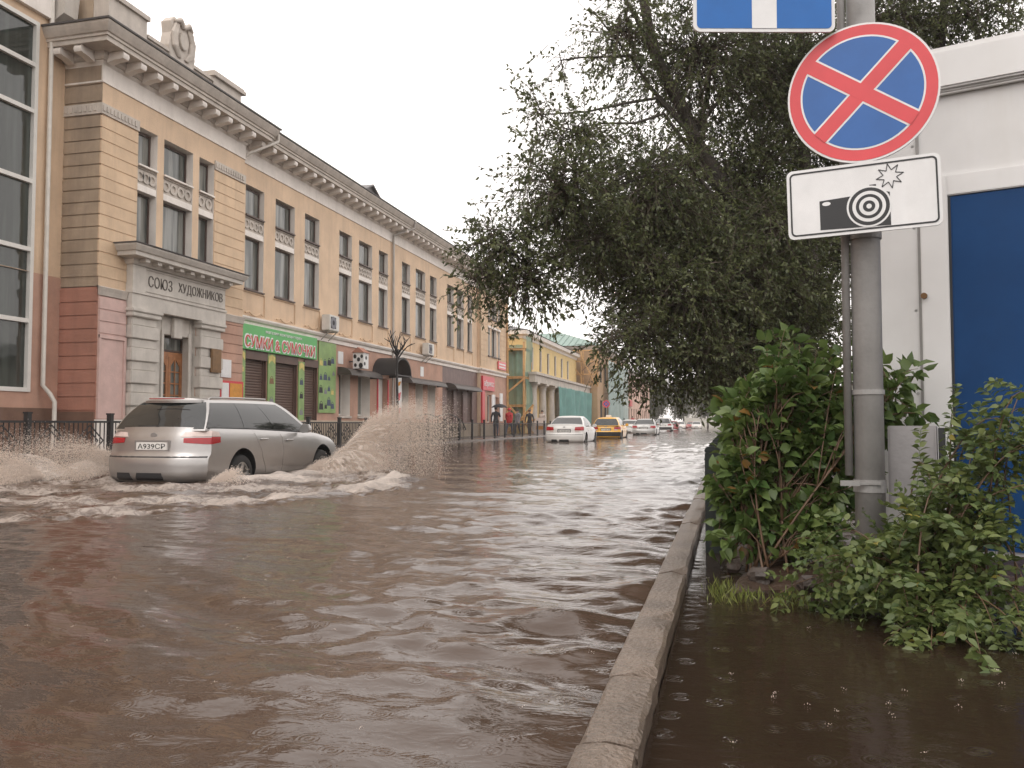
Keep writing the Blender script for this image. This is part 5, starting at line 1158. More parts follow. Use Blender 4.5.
# ------------------------------------------------------------------ people on the far pavement
def person(label, x, y, rz, jacket, trousers, z0=.08, stride=.22, hair='hair', arm=.1, hood=False, h=1.7, group=None, hold=None):
    root = thing('person', label, 'person', (x, y, z0), rz, group)
    k = h / 1.7
    J = {'pelvis': (0, 0, .92), 'waist': (0, 0, 1.06), 'chest': (0, .01, 1.28), 'collar': (0, .0, 1.42), 'neck': (0, .015, 1.48), 'head0': (0, .02, 1.54), 'head1': (0, .03, 1.63), 'head2': (0, .02, 1.69)}
    Rd = {'pelvis': .15, 'waist': .135, 'chest': .16, 'collar': .12, 'neck': .055, 'head0': .075, 'head1': .095, 'head2': .07}
    Ed = [('pelvis', 'waist'), ('waist', 'chest'), ('chest', 'collar'), ('collar', 'neck'), ('neck', 'head0'), ('head0', 'head1'), ('head1', 'head2')]
    for s, n in ((-1, 'l'), (1, 'r')):
        st = stride * s
        J[n + 'hip'] = (s * .095, 0, .86); J[n + 'knee'] = (s * .10, st * .75 + .05, .49); J[n + 'ank'] = (s * .10, st * 1.25 - .05, .09); J[n + 'toe'] = (s * .11, st * 1.25 + .12, .04)
        Rd.update({n + 'hip': .105, n + 'knee': .068, n + 'ank': .05, n + 'toe': .042})
        Ed += [('pelvis', n + 'hip'), (n + 'hip', n + 'knee'), (n + 'knee', n + 'ank'), (n + 'ank', n + 'toe')]
        if hold and s > 0: el, wr, hd = (s * .26, .06, 1.16), (s * .17, .26, 1.32), (s * .16, .28, 1.39)
        else: el, wr, hd = (s * .27, -st * .5 - .02, 1.15), (s * .27, -st * 1.1 + .06, .92), (s * .265, -st * 1.1 + .09, .82)
        J[n + 'sho'] = (s * .19, 0, 1.39); J[n + 'el'] = el; J[n + 'wr'] = wr; J[n + 'hd'] = hd
        Rd.update({n + 'sho': .075, n + 'el': .052, n + 'wr': .038, n + 'hd': .042}); Ed += [('collar', n + 'sho'), (n + 'sho', n + 'el'), (n + 'el', n + 'wr'), (n + 'wr', n + 'hd')]
    names = list(J); me = bpy.data.meshes.new('body'); me.from_pydata([Vector(J[q]) * k for q in names], [(names.index(a), names.index(b)) for a, b in Ed], [])
    ob = bpy.data.objects.new('body', me); C.objects.link(ob); md = ob.modifiers.new('skin', 'SKIN')
    for i, q in enumerate(names):
        sv = me.skin_vertices[0].data[i]; sv.radius = (Rd[q] * k, Rd[q] * k); sv.use_root = q == 'pelvis'
    ob.modifiers.new('sub', 'SUBSURF').levels = 2
    dg = bpy.context.evaluated_depsgraph_get(); m2 = bpy.data.meshes.new_from_object(ob.evaluated_get(dg)); bpy.data.objects.remove(ob)
    for q in ('skin', jacket, trousers, 'cloth_black'): m2.materials.append(M[q])
    P0 = {q: Vector(J[q]) * k for q in names}
    for f in m2.polygons:
        c = f.center; f.use_smooth = True
        q = min(names, key=lambda a: (P0[a] - c).length - Rd[a])
        f.material_index = 0 if q in ('neck', 'head0', 'head1', 'head2', 'lhd', 'rhd') else 3 if q.endswith('toe') or q.endswith('ank') and c.z < .12 else 2 if (q.endswith('hip') or q.endswith('knee') or q.endswith('ank')) and c.z < .80 * k else 1
    b = link('body', m2, root, world=False)
    hb = MB(); hc = P0['head1'] + Vector((0, -.012, .02)); n, mm = 10, 6; vs = []
    for i in range(mm + 1):
        for j in range(n):
            t = R(-15 + 105 * i / mm); a = 2 * math.pi * j / n; r = (.108 if not hood else .128) * k
            vs.append(hc + Vector((math.cos(a) * math.cos(t) * r * .92, math.sin(a) * math.cos(t) * r * 1.08 - .015, math.sin(t) * r)))
    fs = [(i * n + j, i * n + (j + 1) % n, (i + 1) * n + (j + 1) % n, (i + 1) * n + j) for i in range(mm) for j in range(n)] + [tuple(range(n))]
    hb.add(vs, fs); hb.build('hood' if hood else 'hair', jacket if hood else hair, root, world=False, smooth=True)
    fc = MB(); hp = P0['head1']
    for s in (-1, 1):
        fc.prism([(-.016, 0), (0, .008), (.016, 0), (0, -.008)], lambda a, c, d: (hp.x + s * .032 + a, hp.y + d, hp.z - .005 + c), .086 * k, .094 * k)
    fc.build('eyes', 'sign_black', root, world=False)
    MB().add([hp + Vector(q) for q in ((-.014, .088, -.045), (.014, .088, -.045), (0, .115, -.04), (0, .09, 0))], [(0, 1, 2), (0, 2, 3), (1, 3, 2), (0, 3, 1)]).build('nose', 'skin', root, world=False)
    return root
person('person in black jacket walking along the far pavement under a dark umbrella', -13.6, 49.6, .3, 'cloth_black', 'cloth_denim', hold=True)
person('person in a bright red hooded jacket behind the iron fence', -13.7, 53.2, -.2, 'cloth_red', 'cloth_denim', hood=True)
person('person in dark grey jacket beside the timber scaffold', -13.9, 56.3, 2.6, 'cloth_grey', 'cloth_black', stride=.1)
person('person in black coat right of the timber scaffold', -13.6, 58.6, .4, 'cloth_black', 'cloth_black', stride=.18)
person('person in pale jacket standing by the colonnade', -13.2, 61.0, 2.9, 'cloth_pale', 'cloth_denim', stride=.06)
person('person in red jacket far down the street near the trees', -12.8, 118, .2, 'cloth_red', 'cloth_black', z0=.08, h=1.75)
person('person in black jacket far down the street left of the red jacket', -13.4, 112, 2.8, 'cloth_black', 'cloth_denim', h=1.75)
um = thing('umbrella', 'dark umbrella held over the person in the black jacket', 'umbrella', (-13.44, 49.85, 1.42))
q = MB(); n = 16; rings = [(0, .62), (.18, .60), (.36, .52), (.5, .38)]; vs = []
for r, z in rings:
    for j in range(n): a = 2 * math.pi * j / n; vs.append((math.cos(a) * r, math.sin(a) * r, z + (.03 * abs(math.sin(a * 4)) if r > .4 else 0)))
q.add(vs, [(i * n + j, i * n + (j + 1) % n, (i + 1) * n + (j + 1) % n, (i + 1) * n + j) for i in range(3) for j in range(n)])
q.build('canopy', 'cloth_black', um, world=False); MB().tube([(0, 0, -.04), (0, 0, .66)], .012, 6).build('shaft', 'iron', um, world=False)
ab = thing('sandwich_board', 'white and yellow sandwich board behind the iron fence beside the white sedan', 'sign', (-12.6, 57.6, .08))
for s in (-1, 1):
    MB().add([(-.35, s * .3, 0), (.35, s * .3, 0), (.35, s * .03, 1.15), (-.35, s * .03, 1.15), (-.35, s * .33, 0), (.35, s * .33, 0), (.35, s * .06, 1.16), (-.35, s * .06, 1.16)], [(0, 1, 2, 3), (4, 5, 6, 7), (0, 1, 5, 4), (1, 2, 6, 5), (2, 3, 7, 6), (3, 0, 4, 7)]).build('panel', 'sign_white' if s > 0 else 'cloth_pale', ab, world=False)
MB().box(-.25, .25, -.26, -.24, .35, .6).build('yellow_patch', 'notice', ab, world=False)

# ------------------------------------------------------------------ pole with the three signs on the near footpath
PX, PY = .69, 4.62
pole = thing('sign_pole', 'grey steel pole with cable pipe and clamps rising out of the shrub', 'pole', (PX, PY, 0))
MB().tube([(PX, PY, -.3), (PX, PY, 2.0), (PX - .004, PY, 4.6)], [.073, .072, .068], 20).build('pole_tube', 'pole_grey', pole, smooth=True)
MB().tube([(PX - .098, PY - .01, .56), (PX - .098, PY - .01, 2.6), (PX - .1, PY - .01, 4.5)], .02, 10).build('cable_pipe', 'pole_grey', pole, smooth=True)
for z, w in ((.98, .012), (.50, .022), (.53, .01), (1.78, .02), (2.1, .02), (2.65, .02)):
    MB().ring(.073, .079, lambda a, c, d: (PX + a, PY + c, z + d), -w, w, 24).build('clamp', 'pole_grey', pole, smooth=False)
MB().box(PX - .15, PX - .06, PY - .095, PY - .07, .512, .538).box(PX - .14, PX + .04, PY - .085, PY - .076, .518, .532).build('clamp', 'pole_grey', pole)
def frame(cx, cy, cz, yaw, roll=0):          # right, up and toward-viewer axes of a sign
    r = Vector((math.cos(yaw), math.sin(yaw), 0)); n_ = Vector((math.sin(yaw), -math.cos(yaw), 0)); u = Vector((0, 0, 1))
    r2 = r * math.cos(roll) + u * math.sin(roll); u2 = u * math.cos(roll) - r * math.sin(roll)
    return lambda a, c, d=0: Vector((cx, cy, cz)) + r2 * a + u2 * c + n_ * d
def rrect(w, h, r, n=6):
    o = []
    for sx, sy, a0 in ((1, 1, 0), (-1, 1, 90), (-1, -1, 180), (1, -1, 270)):
        for i in range(n + 1): a = R(a0 + 90 * i / n); o.append((sx * (w / 2 - r) + r * math.cos(a), sy * (h / 2 - r) + r * math.sin(a)))
    return o
YAW = R(-9.5)
# no stopping sign
f = frame(.664, 4.46, 2.468, YAW, R(1))
s1 = thing('no_stopping_sign', 'round blue no stopping sign with red ring and red cross', 'road sign', (.675, 4.46, 2.475))
circ = lambda r, n=64: [(r * math.cos(2 * math.pi * i / n), r * math.sin(2 * math.pi * i / n)) for i in range(n)]
MB().prism(circ(.352), f, -.014, 0).build('backing', 'sign_white', s1); MB().prism(circ(.342), f, 0.0005, .002).build('red_ring', 'road_red', s1)
MB().prism(circ(.289), f, .0022, .003).build('white_edge', 'sign_white', s1); MB().prism(circ(.280), f, .0032, .004).build('blue_field', 'road_blue', s1)
def cross(w, z0, z1, rmax):
    q = MB()
    for ang, lift in ((45, 0), (-36, .0006)):
        a = R(ang); c, sn = math.cos(a), math.sin(a)
        q.prism([(x * c - y * sn, x * sn + y * c) for x, y in ((-rmax, -w), (rmax, -w), (rmax, w), (-rmax, w))], f, z0 + lift, z1 + lift)
    return q
cross(.044, .0041, .0043, .281).build('white_bar', 'sign_white', s1); cross(.035, .0052, .0054, .289).build('red_bar', 'road_red', s1)
MB().bar(f(-.05, .12, -.03), f(.05, .12, -.03), .03).bar(f(-.05, -.12, -.03), f(.05, -.12, -.03), .03).bar(f(0, .12, -.03), f(0, .12, -.1), .03).bar(f(0, -.12, -.03), f(0, -.12, -.1), .03).build('bracket', 'sign_back', s1)
# camera plate
f = frame(.65, 4.42, 1.93, YAW, R(1.2))
s2 = thing('camera_plate', 'white rectangular plate with a black camera and flash star', 'road sign', (.65, 4.42, 1.935))
MB().prism(rrect(.70, .35, .03), f, -.012, 0).build('backing', 'sign_white', s2)
q = MB(); o1, o2 = rrect(.672, .322, .024), rrect(.656, .306, .018); n = len(o1)
q.add([f(a, c, .002) for a, c in o1] + [f(a, c, .002) for a, c in o2] + [f(a, c, .0002) for a, c in o1] + [f(a, c, .0002) for a, c in o2],
      [(i, (i + 1) % n, n + (i + 1) % n, n + i) for i in range(n)] + [(i, (i + 1) % n, 2 * n + (i + 1) % n, 2 * n + i) for i in range(n)] + [(n + i, n + (i + 1) % n, 3 * n + (i + 1) % n, 3 * n + i) for i in range(n)]); q.build('black_border', 'sign_black', s2)
cam_ = MB(); cam_.prism([(-.197, -.140), (.125, -.150), (.125, .012), (.06, .03), (.03, .05), (-.05, .012), (-.197, .005)], f, .0004, .002); cam_.prism([(.035, .045), (.065, .045), (.065, .058), (.035, .058)], f, .0005, .0021)
cam_.build('camera_symbol', 'sign_black', s2)
lf_ = lambda a, c, d: f(.03 + a, -.048 + c, d)
for i, (r, m_) in enumerate(((.102, 'sign_white'), (.093, 'sign_black'), (.076, 'sign_white'), (.060, 'sign_black'), (.045, 'sign_white'), (.028, 'sign_black'), (.012, 'sign_white'))):
    MB().prism([(a, c) for a, c in circ(r, 40)], lf_, .0022 + i * .0009, .0028 + i * .0009).build('lens_ring', m_, s2)
MB().prism([(-.165 + .02 * math.cos(2 * math.pi * i / 16), -.012 + .010 * math.sin(2 * math.pi * i / 16)) for i in range(16)], f, .0022, .0028).build('view_finder', 'sign_white', s2)
st = MB(); pts = []
for i in range(16): a = 2 * math.pi * i / 16 + .15; r = .062 if i % 2 == 0 else .03; pts.append((.128 + r * math.cos(a), .09 + r * math.sin(a)))
for i in range(16): st.bar(f(*pts[i], .001), f(*pts[(i + 1) % 16], .001), .0035, .0035)
st.build('flash_star', 'sign_black', s2)
MB().bar(f(-.3, -.05, -.022), f(.3, -.05, -.022), .02).bar(f(.02, -.05, -.03), f(.02, -.05, -.11), .03).build('bracket', 'sign_back', s2)
# one way sign
f = frame(.20, 4.36, 3.135, R(14), R(-.2))
s3 = thing('one_way_sign', 'square blue one way sign with white arrow above the round sign', 'road sign', (.20, 4.36, 3.11))
MB().prism(rrect(.71, .70, .035), f, -.012, 0).build('backing', 'sign_white', s3); MB().prism(rrect(.675, .665, .022), f, .0004, .002).build('blue_field', 'road_blue_bright', s3)
MB().prism([(-.062, -.333), (.062, -.333), (.062, .05), (.17, .05), (0, .29), (-.17, .05), (-.062, .05)], f, .0022, .0034).build('white_arrow', 'sign_white', s3)
MB().bar(f(-.3, .15, -.022), f(.5, .15, -.022), .025).bar(f(-.3, -.15, -.022), f(.5, -.15, -.022), .025).build('bracket', 'sign_back', s3)
# grey box behind the pole
bx_ = thing('electric_box', 'grey steel cabinet fixed beside the sign pole', 'electric box', (.93, 4.85, .4))
f = frame(.905, 4.70, .60, R(-14))
MB().prism(rrect(.225, .42, .006), f, -.16, 0).build('cabinet', 'box_grey', bx_); MB().prism(rrect(.205, .395, .004), f, .001, .006).build('door', 'box_grey', bx_)
MB().prism(rrect(.03, .40, .002), lambda a, c, d: f(.135 + a, c, d), -.14, -.02).build('gap_strip', 'sign_black', bx_); MB().prism(rrect(.02, .03, .004), lambda a, c, d: f(.085 + a, c, d), .006, .014).build('lock', 'sign_back', bx_)  # black strip stands in for the dark gap right of the cabinet
MB().cyl(f(0, -.2, -.08), f(0, -.8, -.08), .03, 10).build('stand', 'pole_grey', bx_)

# ------------------------------------------------------------------ white kiosk
kr = Vector((.951, -.309, 0)); kn = Vector((-.309, -.951, 0)); k0 = Vector((.875, 5.60, 0))
kf = lambda a, z, d=0: k0 + kr * a + kn * d + Vector((0, 0, z))
kfp = lambda a, c, d: kf(a, c, d)
ki = thing('kiosk', 'white sheet metal kiosk with a blue front panel', 'kiosk', k0 + kr * 1.5)
rect = lambda a0, a1, c0, c1: [(a0, c0), (a1, c0), (a1, c1), (a0, c1)]
MB().prism(rect(0, 3.6, -.2, 2.86), kfp, -2.4, 0).build('wall', 'kiosk_white', ki)
rb = MB(); rb.prism(rect(-.06, 3.66, 2.80, 3.03), kfp, -2.46, .075); rb.prism(rect(-.05, 3.65, 2.775, 2.80), kfp, .0, .05); rb.build('roof_edge', 'kiosk_trim', ki, bevel=.012)
MB().prism(rect(-.06, 3.66, 3.03, 3.05), kfp, -2.46, .06).build('roof', 'kiosk_trim', ki)
MB().prism(rect(.275, .425, -.2, 2.29), kfp, .002, .035).prism(rect(.425, 3.4, 2.165, 2.29), kfp, .002, .035).build('door_frame', 'kiosk_trim', ki, bevel=.006)
MB().prism(rect(.258, .274, -.2, 2.77), kfp, .001, .012).build('joint_strip', 'pole_grey', ki)
MB().prism(rect(.43, 3.4, .1, 2.16), kfp, .003, .022).build('blue_panel', 'kiosk_blue', ki)
MB().prism(rect(.427, .440, .1, 2.16), kfp, .003, .03).build('gap_strip', 'sign_black', ki)
for z_ in (.5, 1.0, 1.5, 2.0, 2.5): MB().ring(0, .009, lambda a, c, d: kf(.24 + a, z_ + c), .001, .006, 10).build('rivet', 'pole_grey', ki)
for a_ in (.5, 1.1, 1.7, 2.3): MB().ring(0, .009, lambda a, c, d: kf(a_ + a, 2.9 + c), .0755, .081, 10).build('rivet', 'pole_grey', ki)
MB().ring(0, .018, lambda a, c, d: kf(.29 + a, 1.58 + c, d), .035, .055, 14).build('bolt', 'bronze', ki)

# ------------------------------------------------------------------ green bollards by the kerb
gm = MB().box(-.05, .05, -.05, .05, -.25, .635).box(-.055, .055, -.055, .055, .58, .60).prism([(-.058, .636), (.058, .636), (.04, .672), (-.04, .672)], lambda a, c, d: (a, d, c), -.05, .05).mesh('post', 'green_iron', bevel=.006)
gfe = thing('post_fence', 'dark green posts joined by low rails beside the near kerb', 'fence', (-.09, 10, 0))
gy = [5.72, 7.1, 8.5, 9.9, 11.3, 12.7, 14.1, 15.5]
for y in gy: link('post', gm, gfe, loc=(-.10, y, 0))
for a, b_ in zip(gy[:-1], gy[1:]): MB().box(-.12, -.08, a + .05, b_ - .05, .50, .54).box(-.115, -.085, a + .05, b_ - .05, .15, .18).build('rail', 'green_iron', gfe)
# small no stopping sign across the street, traffic light far off
sx = thing('no_stopping_sign', 'small round blue and red no stopping sign on a post beyond the white sedan', 'road sign', (-11.4, 82, 0))
MB().cyl((-11.4, 82, 0), (-11.4, 82, 3.2), .04, 10).build('post', 'pole_grey', sx)
MB().prism(circ(.36, 32), lambda a, c, d: (-11.4 + a, 81.9 - d, 2.75 + c), 0, .02).build('red_ring', 'road_red', sx); MB().prism(circ(.25, 32), lambda a, c, d: (-11.4 + a, 81.9 - d, 2.75 + c), .021, .024).build('blue_field', 'road_blue', sx)
fr_ = lambda a, c, d: (-11.4 + a, 81.9 - d, 2.75 + c)
MB().prism([(-.2, -.16), (-.16, -.2), (.2, .16), (.16, .2)], fr_, .025, .03).build('red_bar', 'road_red', sx); MB().prism([(-.2, .16), (-.16, .2), (.2, -.16), (.16, -.2)], fr_, .0255, .031).build('red_bar', 'road_red', sx)
# stones in the soil
for i, (x, y, s_) in enumerate(((.15, 4.62, .065), (.37, 4.5, .05), (.02, 4.9, .04))):
    q = MB(); V, Fc = cuboid(lambda u, v, w: Vector((u, v, 2 * w - 1)), 3, 3, 3); rs_ = random.Random(i)
    q.add([Vector((p.x * .9, p.y * .7, p.z * .45)).normalized() * s_ * rs_.uniform(.8, 1.15) + Vector((x, y, .03)) for p in V], Fc)
    tag(q.build('stone', 'stone', angle=25), ['largest grey stone in the mud under the bush', 'grey stone right of the largest stone in the mud', 'small stone in the mud close to the green post'][i], 'stone')
# ------------------------------------------------------------------ plants
def unit(v): return v / (np.linalg.norm(v, axis=-1, keepdims=True) + 1e-9)
def leaves(P, D, length, width, fold=.25, simple=True, rng=RNG, droop=0.):
    """leaf blades at P pointing along D; each a folded blade"""
    n = len(P); D = unit(D); rv = unit(rng.normal(size=(n, 3)) + np.array([0, 0, 1.2])); S = unit(np.cross(D, rv)); N_ = np.cross(S, D)
    L = (length * rng.uniform(.7, 1.25, n))[:, None]; W = (width * rng.uniform(.75, 1.2, n))[:, None]
    if simple:
        V = np.stack([P, P + D * L * .45 + S * W / 2 + N_ * W * fold, P + D * L, P + D * L * .45 - S * W / 2 + N_ * W * fold], 1)
        F = np.array([[0, 1, 2, 3]])
    else:
        tip = P + D * L - N_ * L * (.12 + droop)
        V = np.stack([P, P + D * L * .30 + S * W * .46 + N_ * W * fold, P + D * L * .62 + S * W * .40 + N_ * W * fold - N_ * L * droop * .4, tip,
                      P + D * L * .62 - S * W * .40 + N_ * W * fold - N_ * L * droop * .4, P + D * L * .30 - S * W * .46 + N_ * W * fold, P + D * L * .46 - N_ * L * droop * .15], 1)
        F = np.array([[0, 1, 6, 5], [6, 1, 2, 6], [6, 2, 3, 4], [6, 4, 5, 6]])
        F = np.array([[0, 1, 2, 6], [6, 2, 3, 4], [0, 6, 4, 5]])
    k = V.shape[1]; Fa = (F[None] + (np.arange(n) * k)[:, None, None]).reshape(-1, 4)
    return V.reshape(-1, 3), Fa, len(F)
def twig_mesh(A, B, r0, r1):
    """three-sided tapering twigs from A to B"""
    D = unit(B - A); s = unit(np.cross(D, np.array([.3, .5, .8]))); t = np.cross(D, s); V = []
    for p, r in ((A, r0), (B, r1)):
        for k in range(3): V.append(p + (s * math.cos(2.0944 * k) + t * math.sin(2.0944 * k)) * r)
    V = np.stack(V, 1); n = len(A); F = np.array([[0, 1, 4, 3], [1, 2, 5, 4], [2, 0, 3, 5]]); return V.reshape(-1, 3), (F[None] + (np.arange(n) * 6)[:, None, None]).reshape(-1, 4)
class Merge:
    def __init__(s): s.V = []; s.F = []; s.T = []; s.n = 0
    def add(s, V, F, T=None):
        s.V.append(V); s.F.append(F + s.n); s.n += len(V); s.T.append(T if T is not None else np.zeros(len(F))); return s
    def mesh(s, name, m): return np_mesh(name, np.concatenate(s.V), np.concatenate(s.F), m, tint=np.concatenate(s.T))
def limb(mb, pts, r0, r1, n=7, rng=random):
    P = []; 
    for i in range(len(pts) - 1):
        a, b = Vector(pts[i]), Vector(pts[i + 1])
        for k in range(3):
            t = k / 3; P.append(a.lerp(b, t) + (Vector((rng.uniform(-1, 1), rng.uniform(-1, 1), rng.uniform(-1, 1))) * .03 * (a - b).length if P else Vector()))
    P.append(Vector(pts[-1])); mb.tube(P, [r0 + (r1 - r0) * (i / (len(P) - 1)) ** .8 for i in range(len(P))], n)
def tree(name, label, trunk_pts, r_trunk, clumps, leaf_len, leaf_w, density, mat_leaf='elm_leaf', limbs=(), group=None, seed=1, droop=.5, twig_len=.42, per_twig=11):
    rng = np.random.default_rng(seed); rd = random.Random(seed)
    root = thing(name, label, 'tree', trunk_pts[0], 0, group)
    tb = MB(); limb(tb, trunk_pts, r_trunk, r_trunk * .28, 12, rd)
    for pts, a, b in limbs: limb(tb, pts, a, b, 8, rd)
    T = [Vector(p) for p in trunk_pts]
    lv = Merge(); tw = Merge()
    for (x, y, z, rx, rz, den) in clumps:
        c = np.array([x, y, z]); cv = Vector((x, y, z))
        # a limb from the trunk to the clump
        st = min(T[1:], key=lambda p: (p - cv).length + max(0, p.z - z + .3) * 2); mid = st.lerp(cv, .45) + Vector((rd.uniform(-.2, .2), rd.uniform(-.2, .2), .3 * (cv - st).length))
        d0 = (cv - st).length; limb(tb, [st, mid, cv], min(.05, .016 + .009 * d0), .008, 6, rd)
        n_tw = int(density * den * (rx * rx * 1.5 + rx * rz) * 2)
        u = unit(rng.normal(size=(n_tw, 3))); rad = rng.random(n_tw) ** .45
        # uneven outline: lumps and gaps
        lump = .78 + .34 * np.sin(u[:, 0] * 5 + x * 3) * np.sin(u[:, 1] * 4 + y * 2) + .22 * np.sin(u[:, 2] * 7 + z)
        p = c + u * (rad * lump)[:, None] * np.array([rx, rx * 1.05, rz])
        d = unit(u + rng.normal(size=(n_tw, 3)) * .55 + np.array([0, 0, -droop])); q = p + d * twig_len * rng.uniform(.6, 1.3, (n_tw, 1)) ; q[:, 2] -= .25 * twig_len * rng.random(n_tw)
        V, F = twig_mesh(p - d * twig_len * .35, q, .005, .002); tw.add(V, F)
        # fine branches from the limb end into the clump
        sel = rng.random(n_tw) < .12; m_ = sel.sum()
        if m_:
            V, F = twig_mesh(np.repeat(c[None], m_, 0) + rng.normal(size=(m_, 3)) * .08 * rx, p[sel], .011, .004); tw.add(V, F)
        k = per_twig; t = rng.random((n_tw, k, 1)); base = p[:, None] + (q - p)[:, None] * t
        side = unit(np.cross(d, rng.normal(size=(n_tw, 3))))[:, None] * np.where(np.arange(k) % 2 == 0, 1, -1)[None, :, None]
        ld = d[:, None] * .7 + side * .8 + rng.normal(size=(n_tw, k, 3)) * .35 + np.array([0, 0, -.35])
        V, F, nf = leaves(base.reshape(-1, 3), ld.reshape(-1, 3), leaf_len, leaf_w, rng=rng)
        tint = np.clip(np.repeat(rng.random(n_tw) * .55, k) + rng.random(n_tw * k) * .45, 0, 1); lv.add(V, F, np.repeat(tint, nf))
    tb.build('trunk', 'bark', root, smooth=True)
    link('twigs', tw.mesh('twigs', 'twig'), root); link('crown', lv.mesh('crown', mat_leaf), root)
    return root
ELM = [(-0.34,12.57,6.17,1.62,1.32,.45),(-1.33,11.28,6.14,0.74,0.68,.42),(-1.88,10.70,4.56,0.58,0.45,0.60),(-2.29,10.48,4.78,0.26,0.58,0.45),(-1.98,10.20,3.71,0.74,0.56,.95),(-2.65,9.86,2.99,0.55,0.42,0.85),(-2.89,9.72,2.55,0.30,0.34,0.6),(-2.31,9.97,2.56,0.46,0.51,0.85),
 (-0.99,11.48,3.85,1.08,1.08,.85),(0.22,13.32,4.24,1.38,1.68,1.0),(-0.58,11.14,2.42,0.91,0.71,1.1),(-1.04,10.53,1.92,0.52,0.49,0.9),(-1.31,9.95,1.75,0.26,0.33,0.45),(-0.34,11.24,1.72,0.65,0.45,1.0),(0.64,13.51,2.41,1.22,1.22,1.0),(1.13,13.46,6.07,1.22,1.38,.8),
 (1.59,14.70,4.18,0.99,1.65,1.0),(-1.00,12.12,1.42,0.42,0.20,0.45),(-0.03,12.84,8.55,1.96,1.36,0.6),(-1.08,10.99,2.81,0.52,0.52,0.8),(-2.05,10.61,5.52,0.26,0.39,0.22),(-1.54,10.55,3.13,0.50,0.44,0.9),(0.48,13.54,1.5,0.92,0.46,0.9),
 (-1.0,14.4,4.6,1.3,1.2,.5),(1.0,15.5,7.0,1.6,1.4,.6),(-1.8,13.2,3.6,1.2,.9,.6),(0.18,11.75,2.75,.75,.6,1.0),(0.62,12.25,3.55,.7,.7,1.0),(0.35,12.1,1.75,.7,.5,1.0),(-.25,11.6,3.2,.6,.55,.9),(.95,12.6,2.7,.6,.6,.9)]
tree('elm_tree', 'big leaning elm with drooping dark branches over the flooded street', [(.95, 13.0, -.2), (.9, 12.95, 1.6), (.6, 12.9, 2.9), (.15, 12.75, 4.0), (-.45, 12.5, 5.0), (-.9, 12.1, 6.0), (-1.3, 11.7, 7.6)], .21, ELM, .068, .033, 165,
     limbs=[([(-.9, 12.1, 6.0), (-1.4, 11.7, 6.9), (-1.9, 11.4, 8.2)], .04, .012), ([(-.45, 12.5, 5.0), (-1.0, 11.9, 5.6), (-1.7, 11.2, 6.4)], .035, .01), ([(.9, 12.95, 1.6), (1.2, 13.2, 3.2), (1.2, 13.5, 5.5), (1.0, 13.4, 7.5)], .15, .05)], seed=11)
tree('street_tree', 'tree whose thin crown shows above the white kiosk roof', [(3.4, 14.4, -.2), (3.4, 14.3, 3.0), (3.3, 14.2, 5.5), (3.4, 14.2, 8.5)], .17,
     [(2.40,13.74,7.0,0.92,0.61,0.9),(3.51,14.02,7.07,0.92,0.46,0.55),(4.25,14.19,7.3,0.76,0.38,0.4),(3.20,14.38,8.5,1.75,0.95,0.7),(2.81,14.88,6.81,0.99,0.82,1.0),(2.2,14.3,5.4,1.0,1.0,.8),(4.6,15,6.6,.9,.7,.5)], .07, .035, 120, seed=12)
RT = [(0, 0, 2.4, 1.3, 1.0, 1), (.3, .4, 3.6, 1.6, 1.2, 1), (-.5, -.2, 3.1, 1.3, 1.0, 1), (-.3, .3, 4.8, 1.4, 1.1, .9), (.4, -.5, 1.7, 1.0, .7, 1), (-.6, .6, 1.9, 1.0, .7, 1)]
for i, (x, y, lab) in enumerate(((1.0, 20, 'dark round tree behind the big elm, nearest of the row along the near footpath'), (.8, 29, 'second dark tree of the row along the near footpath behind the elm'), (1.0, 41, 'third dark tree of the row along the near footpath behind the elm'), (1.2, 58, 'farthest dark tree of the row along the near footpath'))):
    tree('street_tree', lab, [(x, y, -.1), (x, y, 1.5), (x + .1, y, 3.0), (x, y + .1, 4.6)], .15, [(x + a, y + b_, z, rx, rz, d) for a, b_, z, rx, rz, d in RT], .13, .07, 42, seed=20 + i, group='row of trees along the near footpath', per_twig=9, twig_len=.5)
FT = [(0, 0, 4.5, 2.2, 1.6, 1), (1.2, .3, 6.2, 2.2, 1.6, 1), (-1.3, 0, 6.0, 2.2, 1.6, 1), (.2, .3, 8.2, 2.4, 1.7, 1), (-.8, .4, 3.2, 1.8, 1.0, 1)]
for i, (x, y, h, lab) in enumerate(((-14, 176, 1.0, 'pale green tree far off next to the pink building'), (-9.5, 190, 1.1, 'dull green tree far off in the middle of the street end'), (-4.5, 200, 1.2, 'tall green tree far off left of the arched pavilion'), (3.0, 205, 1.2, 'far green tree right of the arched pavilion'), (-1.2, 232, 1.5, 'tallest far tree behind the others at the street end'), (-19, 195, 1.3, 'far tree rising behind the pink building'))):
    tree('street_tree', lab, [(x, y, -.1), (x, y, 2.5), (x + .2, y, 5.0), (x, y, 8 * h)], .25, [(x + a * h, y + b_, z * h, rx * h, rz * h, d) for a, b_, z, rx, rz, d in FT], .42, .26, 9, 'far_leaf', seed=40 + i, group='far trees at the end of the street', per_twig=9, twig_len=.9)

